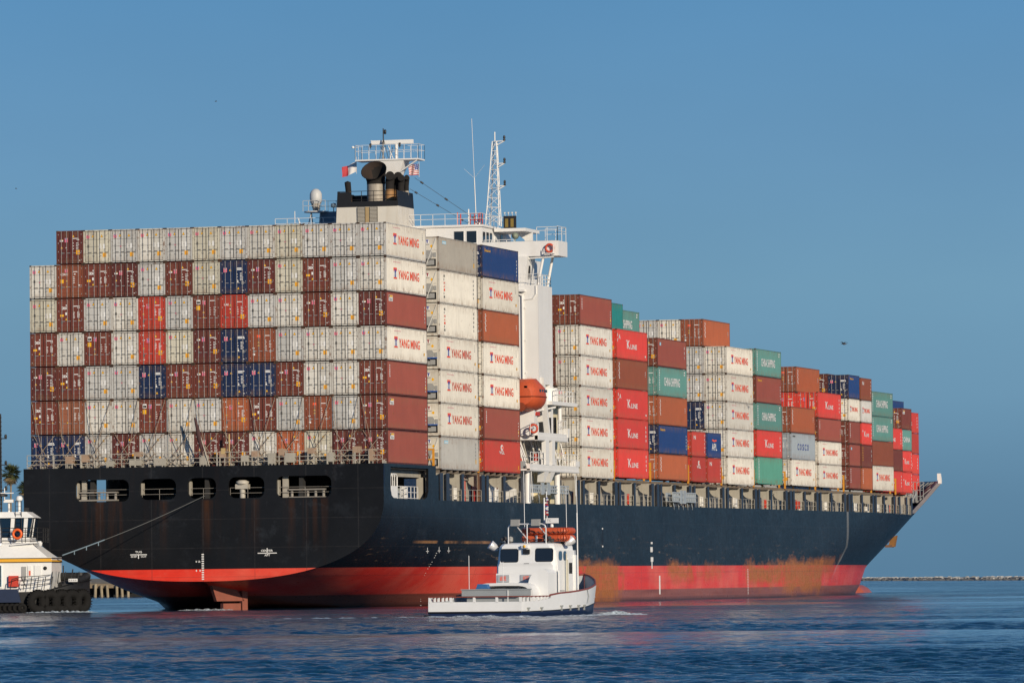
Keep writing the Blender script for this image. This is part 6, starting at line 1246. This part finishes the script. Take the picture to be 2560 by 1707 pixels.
    for i in range(9): u = -5.2-i*.42; q = MB(); q.torus((u, -4.75, .42), (.25, -1, 0), .27, .14, 0, 16, 7); q.build('small_tyre_fender', M_TYRE, t)
    g = MB()
    for i in range(22): g.box(-17+i*.42-.14, -17+i*.42+.14, -4.85, -4.6, -.1, .85)
    g.build('rubber_slat_fender', M_TYRE, t)
    p = MB(); p.box(-1.6, -.85, -2.75, -2.7, 2.55, 2.8); [p.box(-1.55+k*.17, -1.44+k*.17, -2.76, -2.75, 2.61, 2.73, 1) for k in range(4)]; po = p.build('name_plate', [M_TW, M_GRYD], t); 
    x = MB(); x.tube((-2.2, -1.5, 3.0), (-2.2, -1.5, 3.9), .06, 6); x.tube((-1.5, -1.5, 2.9), (-1.4, -1.5, 3.6), .06, 6); x.tube((-1.0, 0, 2.6), (-1.0, 0, 3.3), .4, 12); x.build('bow_bitts', M_TB, t)
    return t
TUG = tug()
MT = TUG.matrix_basis.copy()
tag(MB().torus((0, 0, 0), (0, 1, 0), .36, .11, 0).build('lifebuoy', mat('bright_orange', (.75, .12, .02), .5, .1), None, MT @ Vector((-5.85, -2.72, 6.55))), 'bright orange lifebuoy on the black rail of the tug wheelhouse', 'lifebuoy', 'lifebuoys')
def tow_line():
    a = Vector((.2, -1.55, 9.35)); c = MT @ Vector((-2.4, -.6, 4.75)); b = MB(); pts = []
    for i in range(25): u = i/24; p = a.lerp(c, u); p.z -= .22*math.sin(math.pi*u); pts.append(p)
    b.path(pts[:18], .032, 5); b.path(pts[17:], .055, 5, 1)
    for i in (18, 20, 22): b.tube(pts[i]+Vector((0, 0, -.3)), pts[i], .05, 5, 1)
    tag(b.build('tow_line', [mat('tow_rope', (.10, .105, .105), .8, .2), mat('blue_grey_rope', (.16, .22, .26), .8, .2)]), 'grey tow line running from the stern opening down to the tug', 'rope')
tow_line()

# ------------------------------------------------------------------ shore, pier, breakwater, palms, gulls
def shore():
    b = MB(); rr = random.Random(8); n = 60
    b.loft([[(-900+i*11, 700+rr.uniform(-4, 4), -1) for i in range(n)], [(-900+i*11, 706+rr.uniform(-3, 3), 2.2+rr.uniform(-.4, .4)) for i in range(n)], [(-900+i*11, 900, 3.0) for i in range(n)]], 0, False, False, False)
    tag(b.build('shore_ground', mat('shore_earth', (.20, .17, .12), .9, .3)), 'low brown shore behind the pier', None, kind='structure')
    p = thing('timber_pier', 'weathered timber pier on piles beyond the tug', 'pier', (-175, 430, SEA))
    rr = random.Random(5)
    for i in range(34):
        x = -21+i*1.18+rr.uniform(-.2, .2); q = MB(); q.tube((x, rr.uniform(-.3, .6), -1.5), (x+rr.uniform(-.12, .12), 0, 2.1+rr.uniform(-.3, .1)), .24, 8); q.build('pile', mat('pile_timber', (.30, .25, .17), .9, .25, 0, .5, scale=1.5), p)
    q = MB(); q.box(-22, 19.5, .4, 6, 1.5, 2.2); q.box(-22, 19.5, 3, 6, -1.5, 1.5, 1); q.build('pier_deck', [mat('pier_timber', (.22, .17, .11), .9, .25), M_DARK], p)
shore()
def breakwater():
    rr = random.Random(21); b = MB(); P0, P1 = Vector((-118, 1185, 0)), Vector((-420, 2040, 0)); d = (P1-P0).normalized(); nrm = Vector((-d.y, d.x, 0)); L = (P1-P0).length
    b.hexa([P0-nrm*6+Vector((0, 0, -2)), P1-nrm*6+Vector((0, 0, -2)), P1+nrm*6+Vector((0, 0, -2)), P0+nrm*6+Vector((0, 0, -2))], [P0-nrm*1.6+Vector((0, 0, .45)), P1-nrm*1.6+Vector((0, 0, .3)), P1+nrm*1.6+Vector((0, 0, .3)), P0+nrm*1.6+Vector((0, 0, .45))], 2)
    for i in range(3400):
        u = rr.random(); v = rr.uniform(-4.5, 4.5); h = .72-abs(v)*.25+rr.uniform(-.2, .18)-.15*u; s = rr.uniform(.3, .6); c = P0+d*(u*L)+nrm*v+Vector((0, 0, h-.3))
        pts = []
        for sx, sy, sz in ((-1, -1, -1), (1, -1, -1), (1, 1, -1), (-1, 1, -1), (-1, -1, 1), (1, -1, 1), (1, 1, 1), (-1, 1, 1)): pts.append(c+Vector((sx*s*rr.uniform(.5, 1), sy*s*rr.uniform(.5, 1), sz*s*rr.uniform(.35, .8))))
        b.add(pts, [(0, 3, 2, 1), (4, 5, 6, 7), (0, 1, 5, 4), (1, 2, 6, 5), (2, 3, 7, 6), (3, 0, 4, 7)], 2 if h < .1 else rr.choice((0, 0, 1, 1, 1)))
    tag(b.build('breakwater', [mat('breakwater_stone', (.28, .28, .27), .9, .2), mat('pale_stone', (.50, .49, .46), .9, .2), mat('dark_stone', (.11, .11, .11), .9, .2)]), 'long low grey rock breakwater along the horizon', 'breakwater')
breakwater()
def palm(x, y, ztop, label, seed, s):
    rr = random.Random(seed); t = thing('palm_tree', label, 'palm', (x, y, 2.3), 0, 'palm trees behind the pier'); h = ztop-2.3
    k = MB(); pts = [(.5*math.sin(i/10*1.2), 0, h*i/10) for i in range(11)]
    for i in range(10): k.tube(pts[i], pts[i+1], .30-.012*i, 8, 0, .30-.012*(i+1), False)
    k.build('trunk', mat('palm_trunk', (.20, .16, .11), .9, .2), t)
    c = MB(); top = Vector(pts[-1])
    for i in range(150):
        el = rr.uniform(-1.45, 1.35); az = rr.uniform(0, 6.283); L = s*rr.uniform(.75, 1.1); d = Vector((math.cos(az)*math.cos(el), math.sin(az)*math.cos(el), math.sin(el))); side = d.cross(Vector((0, 0, 1))).normalized() if abs(d.z) < .99 else Vector((1, 0, 0)); p0 = top+d*.2; p1 = top+d*L*.6
        m = 1 if el < -.55 else 0
        c.tube(p0, p1, .035, 3, m)
        for q in range(13):                                       # fan blade of separate leaflets
            a = (q-6)/6*1.25; ld = (d*math.cos(a)+side*math.sin(a)); ld.z -= .25*abs(a); e = p1+ld*L*.55*rr.uniform(.8, 1.1)+Vector((0, 0, -.12*L*rr.random())); w = side.cross(ld).normalized()*.02+ld.cross(Vector((0, 0, 1))).normalized()*.055
            c.add([p1-w*.4, p1+w*.4, p1.lerp(e, .5)+w, e, p1.lerp(e, .5)-w], [(0, 1, 2, 3, 4)], m)
    c.build('crown', [mat('palm_green', (.07, .085, .028), .7, .3, objvar=.1), mat('palm_dry', (.20, .15, .075), .9, .25)], t)
palm(-277.9, 700, 25.4, 'tall fan palm with round crown standing beyond the tug', 3, 2.2)
palm(-276.2, 705, 22.3, 'shorter fan palm half hidden behind the ship', 11, 2.1)
def gull(loc, rz, label, s=1.0, bank=0.2):
    t = thing('gull', label, 'bird', loc, rz, 'birds in the sky'); b = MB()
    b.loft([[(r*math.cos(a)*s, y*s, r*.9*math.sin(a)*s+z*s) for a in np.linspace(0, 2*math.pi, 9)[:-1]] for y, r, z in ((-.42, .02, .02), (-.2, .07, 0), (.05, .10, 0), (.22, .07, .03), (.32, .055, .06), (.40, .03, .05), (.46, .008, .04))], 0)
    b.build('body', mat('gull_grey', (.12, .12, .13), .8, .2), t)
    for sg in (1, -1):
        w = MB(); top = [(0, .10, .04), (sg*.35*s, .20*s, .26*s), (sg*.85*s, .02*s, .18*s), (sg*.85*s, -.03*s, .18*s), (sg*.35*s, .0, .25*s), (0, -.12*s, .03)]; w.add(top, [(0, 1, 4, 5), (1, 2, 3, 4)], 0); w.add([(x, y, z-.02) for x, y, z in top], [(5, 4, 1, 0), (4, 3, 2, 1)], 0); w.build('wing', mat('gull_wing', (.06, .06, .07), .8, .2), t)
gull((29.6, 120, 25.9), 1.2, 'dark gull gliding to the right above the bow containers', .85); gull((-32.1, 100, 51.6), -1.0, 'tiny gull high in the sky over the stern block', .32); gull((-54.1, 100, 43.2), 2.2, 'tiny gull near the edge of the sky beside the stern', .3)

def ensign():
    b = MB(); rr = random.Random(6); rings = []
    for i in range(16):
        u = i/15; c = Vector((lerp(-.5, .05, u), lerp(-1.9, -1.55, u), 11.88+lerp(4.1, .9, u))); r = .04+.12*math.sin(math.pi*min(1, u*.9+.08)); rings.append([c+Vector((r*math.cos(a)*(1+.4*math.sin(3*a+u*5)), .5*r*math.sin(a), 0)) for a in np.linspace(0, 2*math.pi, 13)[:-1]])
    b.loft(rings, 0); tag(b.build('furled_ensign', mat('ensign_cloth', (.06, .025, .025), .8, .3)), 'dark furled flag drooping from the staff above the transom', 'flag')
ensign()

# ------------------------------------------------------------------ wake foam
def foam(name, pts, label, seed, w, h):
    m = bpy.data.materials.get('foam')
    if not m:
        m = bpy.data.materials.new('foam'); m.use_nodes = True; nt = m.node_tree; N = nt.nodes.new; L = nt.links.new; b = nt.nodes['Principled BSDF']; b.inputs['Base Color'].default_value = (.58, .66, .72, 1); b.inputs['Roughness'].default_value = .8
        tc = N('ShaderNodeTexCoord'); n = N('ShaderNodeTexNoise'); L(tc.outputs['Object'], n.inputs['Vector']); n.inputs['Scale'].default_value = 4.5; n.inputs['Detail'].default_value = 8; n.inputs['Roughness'].default_value = .7
        r = N('ShaderNodeMapRange'); L(n.outputs[0], r.inputs[0]); r.inputs[1].default_value = .36; r.inputs[2].default_value = .60; L(r.outputs[0], b.inputs['Alpha'])
    rr = random.Random(seed); b = MB(); n = 110; rings = []; ph = [rr.uniform(0, 6) for _ in range(4)]
    for i in range(n+1):
        u = i/n*(len(pts)-1); k = min(len(pts)-2, int(u)); p = Vector(pts[k]).lerp(Vector(pts[k+1]), u-k); q = (Vector(pts[k+1])-Vector(pts[k])).normalized(); s = Vector((-q.y, q.x, 0)); e = math.sin(math.pi*i/n)**.5; ww = w*e*rr.uniform(.6, 1.2)+.05
        rings.append([p+s*(v*ww)+Vector((0, 0, h*e*max(0, 1-v*v)*(.55+.25*math.sin(i*.37+v*2+ph[0])+.2*math.sin(i*.83-v*3+ph[1])+rr.uniform(-.18, .18))-.03)) for v in np.linspace(-1, 1, 13)])
    b.loft(rings, 0, False, False); tag(b.build(name, m), label, None, kind='stuff')
lp = lambda x, y: tuple(ML @ Vector((x, y, .04)))
foam('wake_foam', [lp(-6.5, -2.6), lp(-4, -2.2), lp(-2, -1.9), lp(0, -1.7), lp(2, -1.8), lp(4.6, -1.8), lp(6, -.6)], 'white churned wake under the launch transom', 1, 1.5, .17)
foam('wake_foam', [lp(4.1, 1), lp(4.2, 6), lp(4.2, 11), lp(4.2, 15)], 'thin foam along the side of the launch', 2, .4, .10)
foam('bow_wave', [lp(2.9, 15), lp(3.2, 17.5), lp(3.0, 19.5), lp(2.2, 21)], 'white bow wave of the launch', 3, .55, .26)
foam('wake_foam', [lp(4.0, 14), lp(5.5, 14), lp(7, 13)], 'foam trailing from the launch bow wave', 4, .5, .12)
foam('wake_foam', [lp(-14, -5), lp(-8, -3), lp(-3, -2)], 'foam trailing off to port of the launch', 5, .8, .12)
tp = lambda x, y: tuple(MT @ Vector((x, y, .03)))
foam('bow_wave', [tp(-5, -5.2), tp(-3, -4.2), tp(-1.2, -2.9), tp(.6, -.9)], 'small foam at the tug fenders', 6, .5, .2)
foam('wake_foam', [(-3, .5, SEA+.03), (0, .2, SEA+.03), (2, .6, SEA+.03)], 'thin foam beside the rudder', 7, .5, .15)
